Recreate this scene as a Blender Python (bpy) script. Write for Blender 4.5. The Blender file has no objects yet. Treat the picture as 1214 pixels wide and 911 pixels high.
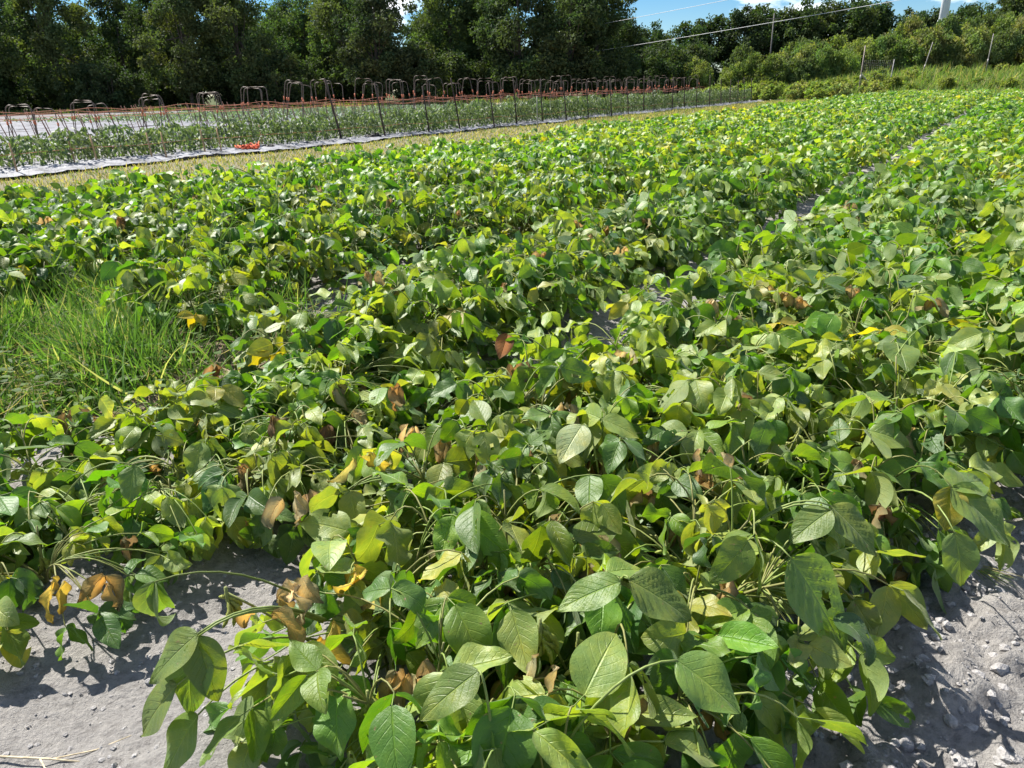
import bpy, math, random
import numpy as np
PI = math.pi
rng = np.random.default_rng(11)
random.seed(5)
C = bpy.context.scene.collection
scene = bpy.context.scene
CAMH = 1.45
SUN_AZ, SUN_EL = math.radians(-50), math.radians(50)
AZ = math.radians(33.2)                       # direction of the crop rows
D = np.array([math.sin(AZ), math.cos(AZ)])    # along the rows
N = np.array([math.cos(AZ), -math.sin(AZ)])   # across the rows, to the right

def W2(s, l):
    return s * N[0] + l * D[0], s * N[1] + l * D[1]
def SL(x, y):
    return x * N[0] + y * N[1], x * D[0] + y * D[1]
def sstep(x, a, b):
    t = np.clip((np.asarray(x, float) - a) / (b - a), 0, 1)
    return t * t * (3 - 2 * t)

# ------------------------------------------------------------------ camera
PITCH = math.atan(350.5 / 883.0)
ROLL = math.atan(30 / 1214)
fw = np.array([0, math.cos(PITCH), -math.sin(PITCH)])
r0 = np.array([1., 0, 0]); u0 = np.cross(r0, fw)
RR = math.cos(ROLL) * r0 - math.sin(ROLL) * u0
UU = math.sin(ROLL) * r0 + math.cos(ROLL) * u0
from mathutils import Matrix, Vector
cd = bpy.data.cameras.new('camera'); cam = bpy.data.objects.new('camera', cd); C.objects.link(cam)
m = Matrix.Identity(4)
for i in range(3):
    m[i][0] = RR[i]; m[i][1] = UU[i]; m[i][2] = -fw[i]
m[2][3] = CAMH
cam.matrix_world = m
cd.sensor_fit = 'HORIZONTAL'; cd.sensor_width = 36
cd.lens = 36 * 883.0 / 1214
cd.clip_start = .05; cd.clip_end = 3000
scene.camera = cam
def depth_of(x, y, z):
    v = np.stack([np.asarray(x, float), np.asarray(y, float), np.asarray(z, float) - CAMH], -1)
    d = v @ fw
    return d, 607 + 883 * (v @ RR) / np.maximum(d, .01), 455.5 - 883 * (v @ UU) / np.maximum(d, .01)

# ------------------------------------------------------------------ terrain noise
_lat = rng.random((256, 256))
def vnoise(x, y):
    xi = np.floor(x).astype(int); yi = np.floor(y).astype(int)
    fx = x - xi; fy = y - yi
    fx = fx * fx * (3 - 2 * fx); fy = fy * fy * (3 - 2 * fy)
    a = _lat[xi & 255, yi & 255]; b = _lat[(xi + 1) & 255, yi & 255]
    c = _lat[xi & 255, (yi + 1) & 255]; d = _lat[(xi + 1) & 255, (yi + 1) & 255]
    return (a * (1 - fx) + b * fx) * (1 - fy) + (c * (1 - fx) + d * fx) * fy
ROWS = [-0.84, -2.62, -4.4, -6.1, -7.75, -9.3, .55]
def ground_z(x, y):
    x = np.asarray(x, float); y = np.asarray(y, float)
    s, l = SL(x, y)
    r = np.hypot(x, y)
    z = np.zeros_like(x)
    bed = np.zeros_like(x)
    for c in ROWS:
        bed = np.maximum(bed, sstep(np.abs(s - c), .85, .45))
    z += .05 * bed * sstep(l, 90, 70)
    near = sstep(r, 14, 5)
    z += near * ((.05 * (vnoise(x * 3.1, y * 3.1) - .5) + .05 * (vnoise(x * 9 + 7, y * 9) - .5)) * (1 - .7 * sstep(s, -1.2, -1.6) * sstep(s, -2.6, -2.2))
                 + .075 * np.maximum(0, vnoise(x * 22, y * 22 + 3) - .45) * sstep(s, -1.6, -.5) + .02 * (vnoise(x * 47, y * 47) - .5) * (.45 + .55 * sstep(s, -1.6, -.5))
                 + .007 * (vnoise(x * 95, y * 95) - .5))
    z += .06 * (vnoise(x * .4, y * .4) - .5) * sstep(r, 6, 15)
    z += 1.5 * sstep(l, 74, 96) * sstep(s, -24, -12)
    z += .5 * sstep(r, 120, 200)
    return z

# ------------------------------------------------------------------ mesh building
class MB:
    def __init__(self):
        self.v = []; self.f = []; self.uv = []; self.c = []; self.n = 0; self.tri = []; self.tuv = []
    def add(self, v, quads=None, uv=None, col=None, tris=None):
        v = np.asarray(v, float).reshape(-1, 3); k = len(v)
        if quads is not None and len(quads): self.f.append(np.asarray(quads, np.int64) + self.n)
        if tris is not None and len(tris): self.tri.append(np.asarray(tris, np.int64) + self.n)
        self.uv.append(np.zeros((k, 2)) if uv is None else np.asarray(uv, float).reshape(-1, 2))
        if col is None: col = np.ones((k, 3))
        col = np.asarray(col, float)
        if col.ndim == 1: col = np.tile(col, (k, 1))
        self.c.append(col); self.v.append(v); self.n += k
    def mesh(self, name, mat, smooth=True):
        v = np.concatenate(self.v); uv = np.concatenate(self.uv); col = np.concatenate(self.c)
        q = np.concatenate(self.f) if self.f else np.zeros((0, 4), np.int64)
        t = np.concatenate(self.tri) if self.tri else np.zeros((0, 3), np.int64)
        me = bpy.data.meshes.new(name)
        me.vertices.add(len(v)); me.vertices.foreach_set('co', v.astype(np.float32).ravel())
        li = np.concatenate([q.ravel(), t.ravel()])
        me.loops.add(len(li)); me.loops.foreach_set('vertex_index', li.astype(np.int32))
        st = np.concatenate([np.arange(len(q)) * 4, len(q) * 4 + np.arange(len(t)) * 3])
        me.polygons.add(len(st)); me.polygons.foreach_set('loop_start', st.astype(np.int32))
        me.update(calc_edges=True)
        u = me.uv_layers.new(name='UVMap'); u.data.foreach_set('uv', uv[li].astype(np.float32).ravel())
        a = me.attributes.new('tint', 'FLOAT_COLOR', 'POINT')
        a.data.foreach_set('color', np.concatenate([col, np.ones((len(col), 1))], 1).astype(np.float32).ravel())
        me.polygons.foreach_set('use_smooth', np.full(len(st), smooth, dtype=bool))
        me.materials.append(mat); me.validate(); me.update()
        return me
    def build(self, name, mat, parent=None, smooth=True, loc=None):
        o = bpy.data.objects.new(name, self.mesh(name, mat, smooth)); C.objects.link(o)
        if parent is not None: o.parent = parent
        if loc is not None: o.location = loc
        return o

def tag(o, label=None, cat=None, group=None, kind=None):
    for k, v in (('label', label), ('category', cat), ('group', group), ('kind', kind)):
        if v: o[k] = v
    return o
def empty(name, loc, rz=0, label=None, cat=None, group=None):
    o = bpy.data.objects.new(name, None); C.objects.link(o)
    o.location = loc; o.rotation_euler = (0, 0, rz); o.empty_display_size = .1
    return tag(o, label, cat, group)
KIDS = {}
def reg(parent, *kids):
    KIDS.setdefault(parent.name, []).extend(kids)
def copy_tree(o, parent=None):
    c = o.copy(); C.objects.link(c)
    if parent is not None: c.parent = parent
    for ch in KIDS.get(o.name, []):
        copy_tree(ch, c)
    return c

def norm(a):
    a = np.asarray(a, float)
    return a / np.maximum(np.linalg.norm(a, axis=-1, keepdims=True), 1e-9)

def tube(mb, pts, rad, sides=6, col=None, cap=True):
    pts = np.asarray(pts, float); n = len(pts)
    rad = np.broadcast_to(np.asarray(rad, float), (n,))
    tan = norm(np.gradient(pts, axis=0))
    ref = np.array([0, 0, 1.]) if abs(tan[0][2]) < .9 else np.array([1., 0, 0])
    a = norm(np.cross(tan, ref)); b = np.cross(tan, a)
    ang = np.linspace(0, 2 * PI, sides, endpoint=False)
    ring = pts[:, None] + rad[:, None, None] * (np.cos(ang)[None, :, None] * a[:, None] + np.sin(ang)[None, :, None] * b[:, None])
    idx = np.arange(n * sides).reshape(n, sides); nx = np.roll(idx, -1, 1)
    q = np.stack([idx[:-1], nx[:-1], nx[1:], idx[1:]], -1).reshape(-1, 4)
    v = ring.reshape(-1, 3); tris = None
    if cap:
        v = np.concatenate([v, pts[:1], pts[-1:]])
        k = n * sides
        t0 = np.stack([np.full(sides, k), nx[0], idx[0]], -1); t1 = np.stack([np.full(sides, k + 1), idx[-1], nx[-1]], -1)
        tris = np.concatenate([t0, t1])
    mb.add(v, q, None, col, tris)

def arc(p, q, lift=0., n=6):
    p = np.asarray(p, float); q = np.asarray(q, float)
    t = np.linspace(0, 1, n)[:, None]
    return p + (q - p) * t + np.array([0, 0, 1.]) * lift * 4 * t * (1 - t)

def leaves(mb, base, dirn, nrm, L, W, bend, fold, rip, col, nt=8, nu=6, shape='soy', jit=0., hole=None, eat=0.):
    """a batch of leaf blades: each a curved, folded, rippled surface of nt x nu faces"""
    base = np.atleast_2d(base); n = len(base)
    f = lambda a: np.broadcast_to(np.asarray(a, float), (n,))
    L, W, bend, fold, rip = f(L), f(W), f(bend), f(fold), f(rip)
    y = norm(np.broadcast_to(dirn, (n, 3))); zz = np.broadcast_to(nrm, (n, 3)) + 0.
    x = norm(np.cross(y, zz)); zz = np.cross(x, y)
    T = np.linspace(0, 1, nt + 1); U = np.linspace(-1, 1, nu + 1)
    if shape == 'soy':
        w = np.sin(PI * np.clip(T, .006, 1) ** .70) ** .78 * (1 - .12 * T)
    elif shape == 'lance':
        w = np.sin(PI * np.clip(T, .01, 1) ** .85) ** .9
    else:
        w = np.clip(1 - T ** 1.6, .02, 1) * np.clip(T * 6 + .45, 0, 1)
    A = bend[:, None] * T[None] ** 1.3
    dt = 1 / nt
    cy = np.concatenate([np.zeros((n, 1)), np.cumsum(np.cos((A[:, 1:] + A[:, :-1]) / 2), 1) * dt], 1) * L[:, None]
    cz = -np.concatenate([np.zeros((n, 1)), np.cumsum(np.sin((A[:, 1:] + A[:, :-1]) / 2), 1) * dt], 1) * L[:, None]
    tang_n = np.sin(A)[..., None] * y[:, None] + np.cos(A)[..., None] * zz[:, None]
    mid = base[:, None] + cy[..., None] * y[:, None] + cz[..., None] * zz[:, None]
    hx = (W[:, None] / 2 * w[None])[:, :, None] * U[None, None]
    fo = fold[:, None, None] * (1 - .3 * T)[None, :, None]
    ph = rng.random((n, 1, 1)) * 6.28; fr = 2.2 + 2.2 * rng.random((n, 1, 1))
    au = np.abs(U)[None, None]
    X = hx * np.cos(fo * au ** .5)
    Z = np.abs(hx) * np.sin(fo) * (1 - .35 * au)
    Z = Z + rip[:, None, None] * W[:, None, None] * np.sin(fr * 3.1 * T[None, :, None] + ph + (U[None, None] > 0) * 2.1) * au ** 1.6
    if nt >= 8:      # the blade puffs up a little between its side veins
        Z = Z + (.010 + .016 * rng.random((n, 1, 1))) * W[:, None, None] * np.sin((T[None, :, None] - .30 * au) * 7 * 2 * PI) * np.clip(au * 3, 0, 1) * np.clip((1 - au) * 3, 0, 1)
    if jit: 
        Z = Z + jit * W[:, None, None] * rng.normal(size=(n, nt + 1, nu + 1)); X = X + .5 * jit * W[:, None, None] * rng.normal(size=X.shape)
    P = mid[:, :, None] + X[..., None] * x[:, None, None] + Z[..., None] * tang_n[:, :, None]
    k = (nt + 1) * (nu + 1)
    idx = np.arange(k).reshape(nt + 1, nu + 1)
    q = np.stack([idx[:-1, :-1], idx[:-1, 1:], idx[1:, 1:], idx[1:, :-1]], -1).reshape(-1, 4)
    if hole is not None:      # an insect-eaten hole: those faces are missing
        uu = (U[:-1] + U[1:]) / 2; tt = (T[:-1] + T[1:]) / 2
        keep = np.ones((nt, nu), bool)
        for (ht, hu, hrt, hru) in hole:
            keep &= ((tt[:, None] - ht) / hrt) ** 2 + ((uu[None] - hu) / hru) ** 2 > 1
        q = q[keep.ravel()]
    Q = (q[None] + (np.arange(n) * k)[:, None, None])
    if eat:                   # some blades are chewed: a hole or a bite out of the edge
        uu = np.tile((U[:-1] + U[1:]) / 2, nt); tt = np.repeat((T[:-1] + T[1:]) / 2, nu)
        keep = np.ones((n, nt * nu), bool)
        for i in np.nonzero(rng.random(n) < eat)[0]:
            for _ in range(rng.integers(1, 4)):
                ht, hu, sz = rng.uniform(.15, .95), rng.choice([-1, 1]) * rng.uniform(.2, 1.), rng.uniform(.04, .12)
                keep[i] &= ((tt - ht) / sz) ** 2 + ((uu - hu) / (sz * 2.2)) ** 2 > 1
        Q = Q[keep]
    Q = Q.reshape(-1, 4)
    uv = np.stack(np.broadcast_arrays(U[None, None] * .5 + .5, np.broadcast_to(T[None, :, None], (n, nt + 1, nu + 1))), -1).reshape(-1, 2) if False else \
        np.stack([np.broadcast_to(U[None, None] * .5 + .5, (n, nt + 1, nu + 1)), np.broadcast_to(T[None, :, None], (n, nt + 1, nu + 1))], -1).reshape(-1, 2)
    col = np.broadcast_to(np.asarray(col, float), (n, 3))
    mb.add(P.reshape(-1, 3), Q, uv, np.repeat(col, k, 0))
    return P

# ------------------------------------------------------------------ materials
def mat(name):
    m = bpy.data.materials.new(name); m.use_nodes = True
    nt = m.node_tree; nt.nodes.clear()
    return m, nt
class NT:
    def __init__(self, nt): self.nt = nt
    def n(self, t, **k):
        nd = self.nt.nodes.new(t)
        for a, b in k.items():
            if a.startswith('i_'):
                key = a[2:]; key = int(key) if key.isdigit() else key.replace('_', ' ')
                self.set(nd, key, b)
            else: setattr(nd, a, b)
        return nd
    def set(self, nd, key, b):
        sock = nd.inputs[key]
        if hasattr(b, 'is_output') or isinstance(b, bpy.types.NodeSocket): self.nt.links.new(b, sock)
        else: sock.default_value = b
    def math(self, op, a, b=0., c=0., clamp=False):
        nd = self.nt.nodes.new('ShaderNodeMath'); nd.operation = op; nd.use_clamp = clamp
        for i, v in enumerate((a, b, c)): self.set(nd, i, v)
        return nd.outputs[0]
    def mix(self, fac, a, b, blend='MIX'):
        nd = self.nt.nodes.new('ShaderNodeMix'); nd.data_type = 'RGBA'; nd.blend_type = blend
        self.set(nd, 0, fac); self.set(nd, 6, a); self.set(nd, 7, b)
        return nd.outputs[2]
    def ramp(self, fac, stops):
        nd = self.nt.nodes.new('ShaderNodeValToRGB'); e = nd.color_ramp.elements
        while len(e) < len(stops): e.new(.5)
        for el, (p, c) in zip(e, stops):
            el.position = p; el.color = (*c, 1) if len(c) == 3 else c
        self.set(nd, 0, fac); return nd.outputs[0]
    def noise(self, scale, detail=3, rough=.55, vec=None, dim='3D'):
        nd = self.nt.nodes.new('ShaderNodeTexNoise'); nd.noise_dimensions = dim
        nd.inputs['Scale'].default_value = scale; nd.inputs['Detail'].default_value = detail; nd.inputs['Roughness'].default_value = rough
        if vec is not None: self.nt.links.new(vec, nd.inputs['Vector'])
        return nd.outputs[0]

def leaf_material(name, veins=7, rough=.45, spec=.5, transl=.4, tr_gain=(2.4, 2.5, .9), under=1.0, bump=.5, blotch=.5, sizes=60, sheen=0., edge=0.):
    m, t = mat(name); g = NT(t)
    att = g.n('ShaderNodeAttribute', attribute_name='tint').outputs['Color']
    geo = g.n('ShaderNodeNewGeometry'); tc = g.n('ShaderNodeTexCoord')
    obi = g.n('ShaderNodeObjectInfo').outputs['Random']
    hsv = g.n('ShaderNodeHueSaturation'); g.set(hsv, 'Color', att)
    g.set(hsv, 'Hue', g.math('ADD', .5 - .012, g.math('MULTIPLY', obi, .022)))
    g.set(hsv, 'Value', g.math('ADD', .86, g.math('MULTIPLY', obi, .3)))
    col = hsv.outputs[0]
    nz = g.noise(sizes, 4, .6, tc.outputs['Object'])
    col = g.mix(g.math('MULTIPLY', g.math('SUBTRACT', nz, .42, clamp=True), 1.6 * blotch, clamp=True), col, g.mix(1.0, col, (1.5, 1.25, .8, 1), 'MULTIPLY'))
    h = nz
    if blotch > .9:
        n2 = g.noise(16, 3, .6, tc.outputs['Object'])
        col = g.mix(g.math('MULTIPLY', g.math('SUBTRACT', n2, .46, clamp=True), 2.6, clamp=True), col, g.mix(1.0, col, (1.75, 1.35, .9, 1), 'MULTIPLY'))
        n3 = g.noise(95, 2, .5, tc.outputs['Object'])
        col = g.mix(g.math('MULTIPLY', g.math('SUBTRACT', n3, .70, clamp=True), 14., clamp=True), col, (.20, .15, .06, 1))
    if veins:
        sx = g.n('ShaderNodeSeparateXYZ'); g.set(sx, 0, tc.outputs['UV'])
        u = g.math('ABSOLUTE', g.math('SUBTRACT', g.math('MULTIPLY', sx.outputs[0], 2.), 1.)); v = sx.outputs[1]
        fr = g.math('FRACT', g.math('MULTIPLY', g.math('SUBTRACT', v, g.math('MULTIPLY', u, .30)), float(veins)))
        lat = g.math('SUBTRACT', 1., g.math('DIVIDE', g.math('ABSOLUTE', g.math('SUBTRACT', fr, .5)), .09), clamp=True)
        lat = g.math('MULTIPLY', lat, g.math('SUBTRACT', 1., u, clamp=True))
        midr = g.math('SUBTRACT', 1., g.math('DIVIDE', u, .06), clamp=True)
        vein = g.math('MAXIMUM', midr, g.math('MULTIPLY', lat, .6))
        col = g.mix(g.math('MULTIPLY', vein, .5), col, g.mix(1.0, col, (2.0, 1.75, 1.7, 1), 'MULTIPLY'))
        h = g.math('ADD', g.math('MULTIPLY', vein, -.6), g.math('MULTIPLY', nz, .5))
    if edge:
        e_ = g.math('MULTIPLY', g.math('MAXIMUM', g.math('POWER', u, 2.2), g.math('POWER', v, 3.)), g.math('ADD', .2, g.noise(24, 3, .6, tc.outputs['Object'])))
        col = g.mix(g.math('MULTIPLY', e_, edge, clamp=True), g.mix(1., col, (1.35, 1.3, 1.1, 1), 'MULTIPLY'), (.07, .038, .02, 1))
    under_c = g.mix(.42, col, (.15 * under, .19 * under, .085 * under, 1))
    colf = g.mix(geo.outputs['Backfacing'], col, under_c)
    bp = g.n('ShaderNodeBump'); bp.inputs['Strength'].default_value = bump; bp.inputs['Distance'].default_value = .0025
    g.set(bp, 'Height', g.math('ADD', h, g.math('MULTIPLY', g.noise(260, 3, .6, tc.outputs['Object']), .35)) if blotch > .9 else h)
    pr = g.n('ShaderNodeBsdfPrincipled'); g.set(pr, 'Base Color', colf)
    g.set(pr, 'Roughness', g.math('ADD', rough, g.math('MULTIPLY', geo.outputs['Backfacing'], .2)))
    pr.inputs['Specular IOR Level'].default_value = spec; pr.inputs['Sheen Weight'].default_value = sheen; pr.inputs['Sheen Roughness'].default_value = .45
    g.set(pr, 'Normal', bp.outputs[0])
    tr = g.n('ShaderNodeBsdfTranslucent'); g.set(tr, 'Color', g.mix(1., col, (*tr_gain, 1), 'MULTIPLY')); g.set(tr, 'Normal', bp.outputs[0])
    mx = g.n('ShaderNodeMixShader'); mx.inputs[0].default_value = transl
    g.set(mx, 1, pr.outputs[0]); g.set(mx, 2, tr.outputs[0])
    o = g.n('ShaderNodeOutputMaterial'); g.set(o, 'Surface', mx.outputs[0])
    return m
def simple(name, color, rough=.7, var=.3, scale=30, spec=.3, bump=0., metal=0., usetint=False, coord='Object'):
    m, t = mat(name); g = NT(t)
    tc = g.n('ShaderNodeTexCoord'); nz = g.noise(scale, 4, .6, tc.outputs[coord])
    base = g.n('ShaderNodeAttribute', attribute_name='tint').outputs['Color'] if usetint else (*color, 1)
    lo = tuple(1 - var for _ in range(3)) + (1,); hi = tuple(1 + var for _ in range(3)) + (1,)
    f = g.ramp(nz, [(.3, lo[:3]), (.7, hi[:3])])
    col = g.mix(1., base, f, 'MULTIPLY')
    pr = g.n('ShaderNodeBsdfPrincipled'); g.set(pr, 'Base Color', col); pr.inputs['Roughness'].default_value = rough
    pr.inputs['Specular IOR Level'].default_value = spec; pr.inputs['Metallic'].default_value = metal
    if bump:
        bp = g.n('ShaderNodeBump'); bp.inputs['Strength'].default_value = bump; bp.inputs['Distance'].default_value = .01; g.set(bp, 'Height', nz)
        g.set(pr, 'Normal', bp.outputs[0])
    o = g.n('ShaderNodeOutputMaterial'); g.set(o, 'Surface', pr.outputs[0])
    return m

M_SOY = leaf_material('soy_leaf', 7, .50, .65, (.35), (2.15, 2.15, .45), bump=1., blotch=1., sheen=.12)
M_PEP = leaf_material('pepper_leaf', 5, .55, .35, .25, (2, 2.2, .8), sizes=40)
M_GRASS = leaf_material('grass_blade', 0, .65, .2, .35, (2.2, 2.2, .9), bump=.2, sizes=25)
M_TREE = leaf_material('tree_leaf', 0, .7, .12, .28, (2.0, 2.2, .7), bump=.3, sizes=3)
M_DRY = leaf_material('withered_leaf', 7, .8, .15, .3, (1.5, 1.4, 1.0), under=1.3, bump=.9, sizes=50, edge=1.2, blotch=1.)
M_STEM = simple('green_stem', (.17, .2, .05), .55, .3, 40, usetint=True)
M_POD = simple('pod_skin', (.2, .25, .05), .6, .3, 120, bump=.3, usetint=True)
M_BARK = simple('tree_bark', (.09, .075, .06), .9, .4, 6, bump=.6)
M_WOOD = simple('weathered_wood', (.3, .2, .12), .8, .35, 25, bump=.3, usetint=True)
M_METAL = simple('rusty_wire', (.07, .05, .04), .6, .3, 30, metal=.0, usetint=True)
M_TWINE = simple('orange_twine', (.6, .16, .07), .7, .3, 60, usetint=True)
M_HOSE = simple('black_hose', (.02, .02, .022), .5, .2, 30)
M_STRAW = simple('straw', (.4, .32, .2), .8, .4, 60, usetint=True)
M_CLOD = simple('soil_clod', (.30, .288, .28), .95, .3, 80, bump=1.)
M_NET = simple('wire_netting', (.16, .16, .15), .5, .2, 20)
M_CABLE = simple('cable_sheath', (.55, .56, .56), .5, .1, 5)
M_TOWER = simple('painted_steel', (.72, .74, .76), .5, .06, .8)

def plastic_material(stops=None):
    m, t = mat('silver_plastic'); g = NT(t)
    tc = g.n('ShaderNodeTexCoord')
    nz = g.noise(2.2, 6, .65, tc.outputs['Object'])
    col = g.ramp(nz, stops or [(.30, (.07, .07, .075)), (.45, (.16, .16, .172)), (.7, (.25, .252, .275))])
    bp = g.n('ShaderNodeBump'); bp.inputs['Strength'].default_value = .8; bp.inputs['Distance'].default_value = .05; g.set(bp, 'Height', g.noise(7, 5, .6, tc.outputs['Object']))
    pr = g.n('ShaderNodeBsdfPrincipled'); g.set(pr, 'Base Color', col); pr.inputs['Roughness'].default_value = .6; pr.inputs['Specular IOR Level'].default_value = .12
    g.set(pr, 'Normal', bp.outputs[0])
    o = g.n('ShaderNodeOutputMaterial'); g.set(o, 'Surface', pr.outputs[0]); return m
M_PLASTIC = plastic_material()
M_FILM = plastic_material([(.34, (.06, .06, .062)), (.45, (.20, .20, .212)), (.68, (.34, .345, .37))])

def ground_material():
    m, t = mat('field_soil'); g = NT(t)
    tc = g.n('ShaderNodeTexCoord'); P = tc.outputs['Object']
    zone = g.n('ShaderNodeAttribute', attribute_name='tint').outputs['Color']
    a = g.noise(4, 6, .6, P); b = g.noise(38, 6, .65, P); c = g.noise(.35, 5, .6, P)
    col = g.mix(1., zone, g.ramp(a, [(.3, (.82, .82, .83)), (.7, (1.14, 1.13, 1.11))]), 'MULTIPLY')
    col = g.mix(1., col, g.ramp(b, [(.32, (.66, .65, .65)), (.5, (1, 1, 1)), (.72, (1.2, 1.19, 1.18))]), 'MULTIPLY')
    col = g.mix(1., col, g.ramp(c, [(.35, (.86, .86, .84)), (.65, (1.1, 1.09, 1.06))]), 'MULTIPLY')
    bp = g.n('ShaderNodeBump'); bp.inputs['Strength'].default_value = .9; bp.inputs['Distance'].default_value = .018
    g.set(bp, 'Height', g.math('ADD', g.noise(90, 6, .7, P), g.math('MULTIPLY', b, .8)))
    pr = g.n('ShaderNodeBsdfPrincipled'); g.set(pr, 'Base Color', col); pr.inputs['Roughness'].default_value = .95
    pr.inputs['Specular IOR Level'].default_value = .12; g.set(pr, 'Normal', bp.outputs[0])
    o = g.n('ShaderNodeOutputMaterial'); g.set(o, 'Surface', pr.outputs[0]); return m
M_GROUND = ground_material()

# ------------------------------------------------------------------ ground sheet
def build_ground():
    a = np.linspace(-1, 1, 521); k = 8.2
    xs = 900 * np.sinh(k * a) / math.sinh(k) + .2
    b = np.linspace(-.62, 1, 640)
    ys = 1.9 + 900 * np.sinh(k * b) / math.sinh(k)
    X, Y = np.meshgrid(xs, ys); Z = ground_z(X, Y)
    s, l = SL(X, Y)
    soil = np.array([.30, .288, .28]); verge = np.array([.21, .19, .13]); tan = np.array([.36, .24, .16]); grey = np.array([.25, .24, .23]); green = np.array([.09, .11, .04]); dark = np.array([.05, .06, .03])
    col = np.tile(soil, X.shape + (1,)).astype(float)
    def put(mask, c):
        nonlocal col
        col = col * (1 - mask[..., None]) + c * mask[..., None]
    nz = vnoise(X * .9, Y * .9) - .5
    put(sstep(s + nz * 1.6, -11.6, -13.0), verge)
    put(sstep(s, -16.9, -17.1), grey)
    put(sstep(s + nz * 2, -24, -25), np.array([.20, .19, .195]))
    put(sstep(Y + nz * 2, 74, 75) * sstep(X, -34, -26), tan)
    put(sstep(Y + nz * 3, 86, 89), green)
    put(sstep(l + nz * 3, 70, 74) * sstep(s, -40, -30), green)
    put(sstep(np.hypot(X, Y), 105, 115), green * .8)
    # straw-littered soil in the furrow by the weeds
    for (ps, pl, rs, rl) in ((-3.6, 2.4, .55, .9), (-3.55, 4.6, .35, 1.6), (-2.9, 8.6, .5, .9), (-4.4, 1.4, .9, 1.3)):
        d = ((s - ps) / rs) ** 2 + ((l - pl) / rl) ** 2
        put(sstep(d + nz, 1.2, .5), np.array([.23, .18, .13]))
    v = np.stack([X, Y, Z], -1).reshape(-1, 3)
    idx = np.arange(X.size).reshape(X.shape)
    q = np.stack([idx[:-1, :-1], idx[:-1, 1:], idx[1:, 1:], idx[1:, :-1]], -1).reshape(-1, 4)
    mb = MB(); mb.add(v, q, None, col.reshape(-1, 3))
    tag(mb.build('ground', M_GROUND), kind='structure')
build_ground()

# ------------------------------------------------------------------ soybean plants
GREENS = np.array([[.058, .142, .010], [.084, .180, .012], [.042, .112, .013], [.115, .205, .016], [.066, .150, .018]])
YELL = np.array([[.22, .26, .035], [.34, .32, .045], [.48, .36, .03]])
def soy_colors(n, yellow):
    c = GREENS[rng.integers(0, len(GREENS), n)] * rng.uniform(.8, 1.22, (n, 1))
    y = rng.random(n) < yellow
    c[y] = c[y] * .45 + .55 * YELL[rng.choice(3, y.sum(), p=[.7, .25, .05])]
    p = rng.random(n) < .32                      # pale blades: a sunlit look mixed into their colour
    c[p] = c[p] * .5 + .5 * np.array([.28, .345, .10])
    return c
def dirs(n):
    a = rng.random(n) * 2 * PI
    return np.stack([np.cos(a), np.sin(a), np.zeros(n)], -1)

def soy_targets(n, R, Hc, lean, open_=0.):
    """where the trifoliate leaves sit: a shell over the crown with some lower, inner ones"""
    a = rng.random(n) * 2 * PI
    ph = np.arccos(rng.uniform(-.05, 1, n))
    rr = rng.uniform(.68, 1.04, n) ** 1
    x = R * rr * np.sin(ph) * np.cos(a); y = R * rr * np.sin(ph) * np.sin(a)
    z = Hc * (.34 + .66 * rr * np.cos(ph)) + rng.normal(0, .02, n)
    low = rng.random(n) < .27
    z = np.where(low, z * rng.uniform(.22, .7, n), z)
    p = np.stack([x, y, np.maximum(z, .06)], -1)
    p[:, :2] += lean * (p[:, 2:3] / Hc) * .6
    return p
def trifoliate(mb, st, J, out, size, col, nt, nu, droop):
    n = len(J)
    up = np.array([0, 0, 1.])
    h = norm(out * np.array([1, 1, 0]) + dirs(n) * .55)
    # each leaflet looks its own way: lifted, flat or hanging
    for k in range(3):
        ang = [0, 1.25, -1.25][k] + rng.normal(0, .18, n)
        c, s_ = np.cos(ang), np.sin(ang)
        d = np.stack([h[:, 0] * c - h[:, 1] * s_, h[:, 0] * s_ + h[:, 1] * c, np.zeros(n)], -1)
        pit = rng.normal(-.30, .42, n) - droop * rng.random(n) * 1.3
        nr = norm(up + .72 * rng.normal(size=(n, 3)) * np.array([1, 1, .3]))
        d = norm(d + up * np.tan(np.clip(pit, -1.3, .9))[:, None])
        b = J + (h * size[:, None] * .24 if k == 0 else d * size[:, None] * .03)
        Lk = size * (1.0 if k == 0 else .92) * rng.uniform(.9, 1.1, n)
        leaves(mb, b, d, nr, Lk, Lk * rng.uniform(.64, .8, n), np.where(rng.random(n) < .3, rng.uniform(.9, 2.0, n), rng.uniform(-.2, .9, n)), np.where(rng.random(n) < .25, rng.uniform(.6, 1.1, n), rng.uniform(.02, .55, n)), np.where(rng.random(n) < .25, rng.uniform(.10, .2, n), rng.uniform(.02, .09, n)), col * rng.uniform(.92, 1.08, (n, 1)), nt, nu, eat=.22 if nt >= 12 else 0.)
    if st is not None:
        for i in range(n):
            tube(st, [J[i], J[i] + h[i] * size[i] * .24], .0013, 4, (.15, .2, .05), cap=False)

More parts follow.
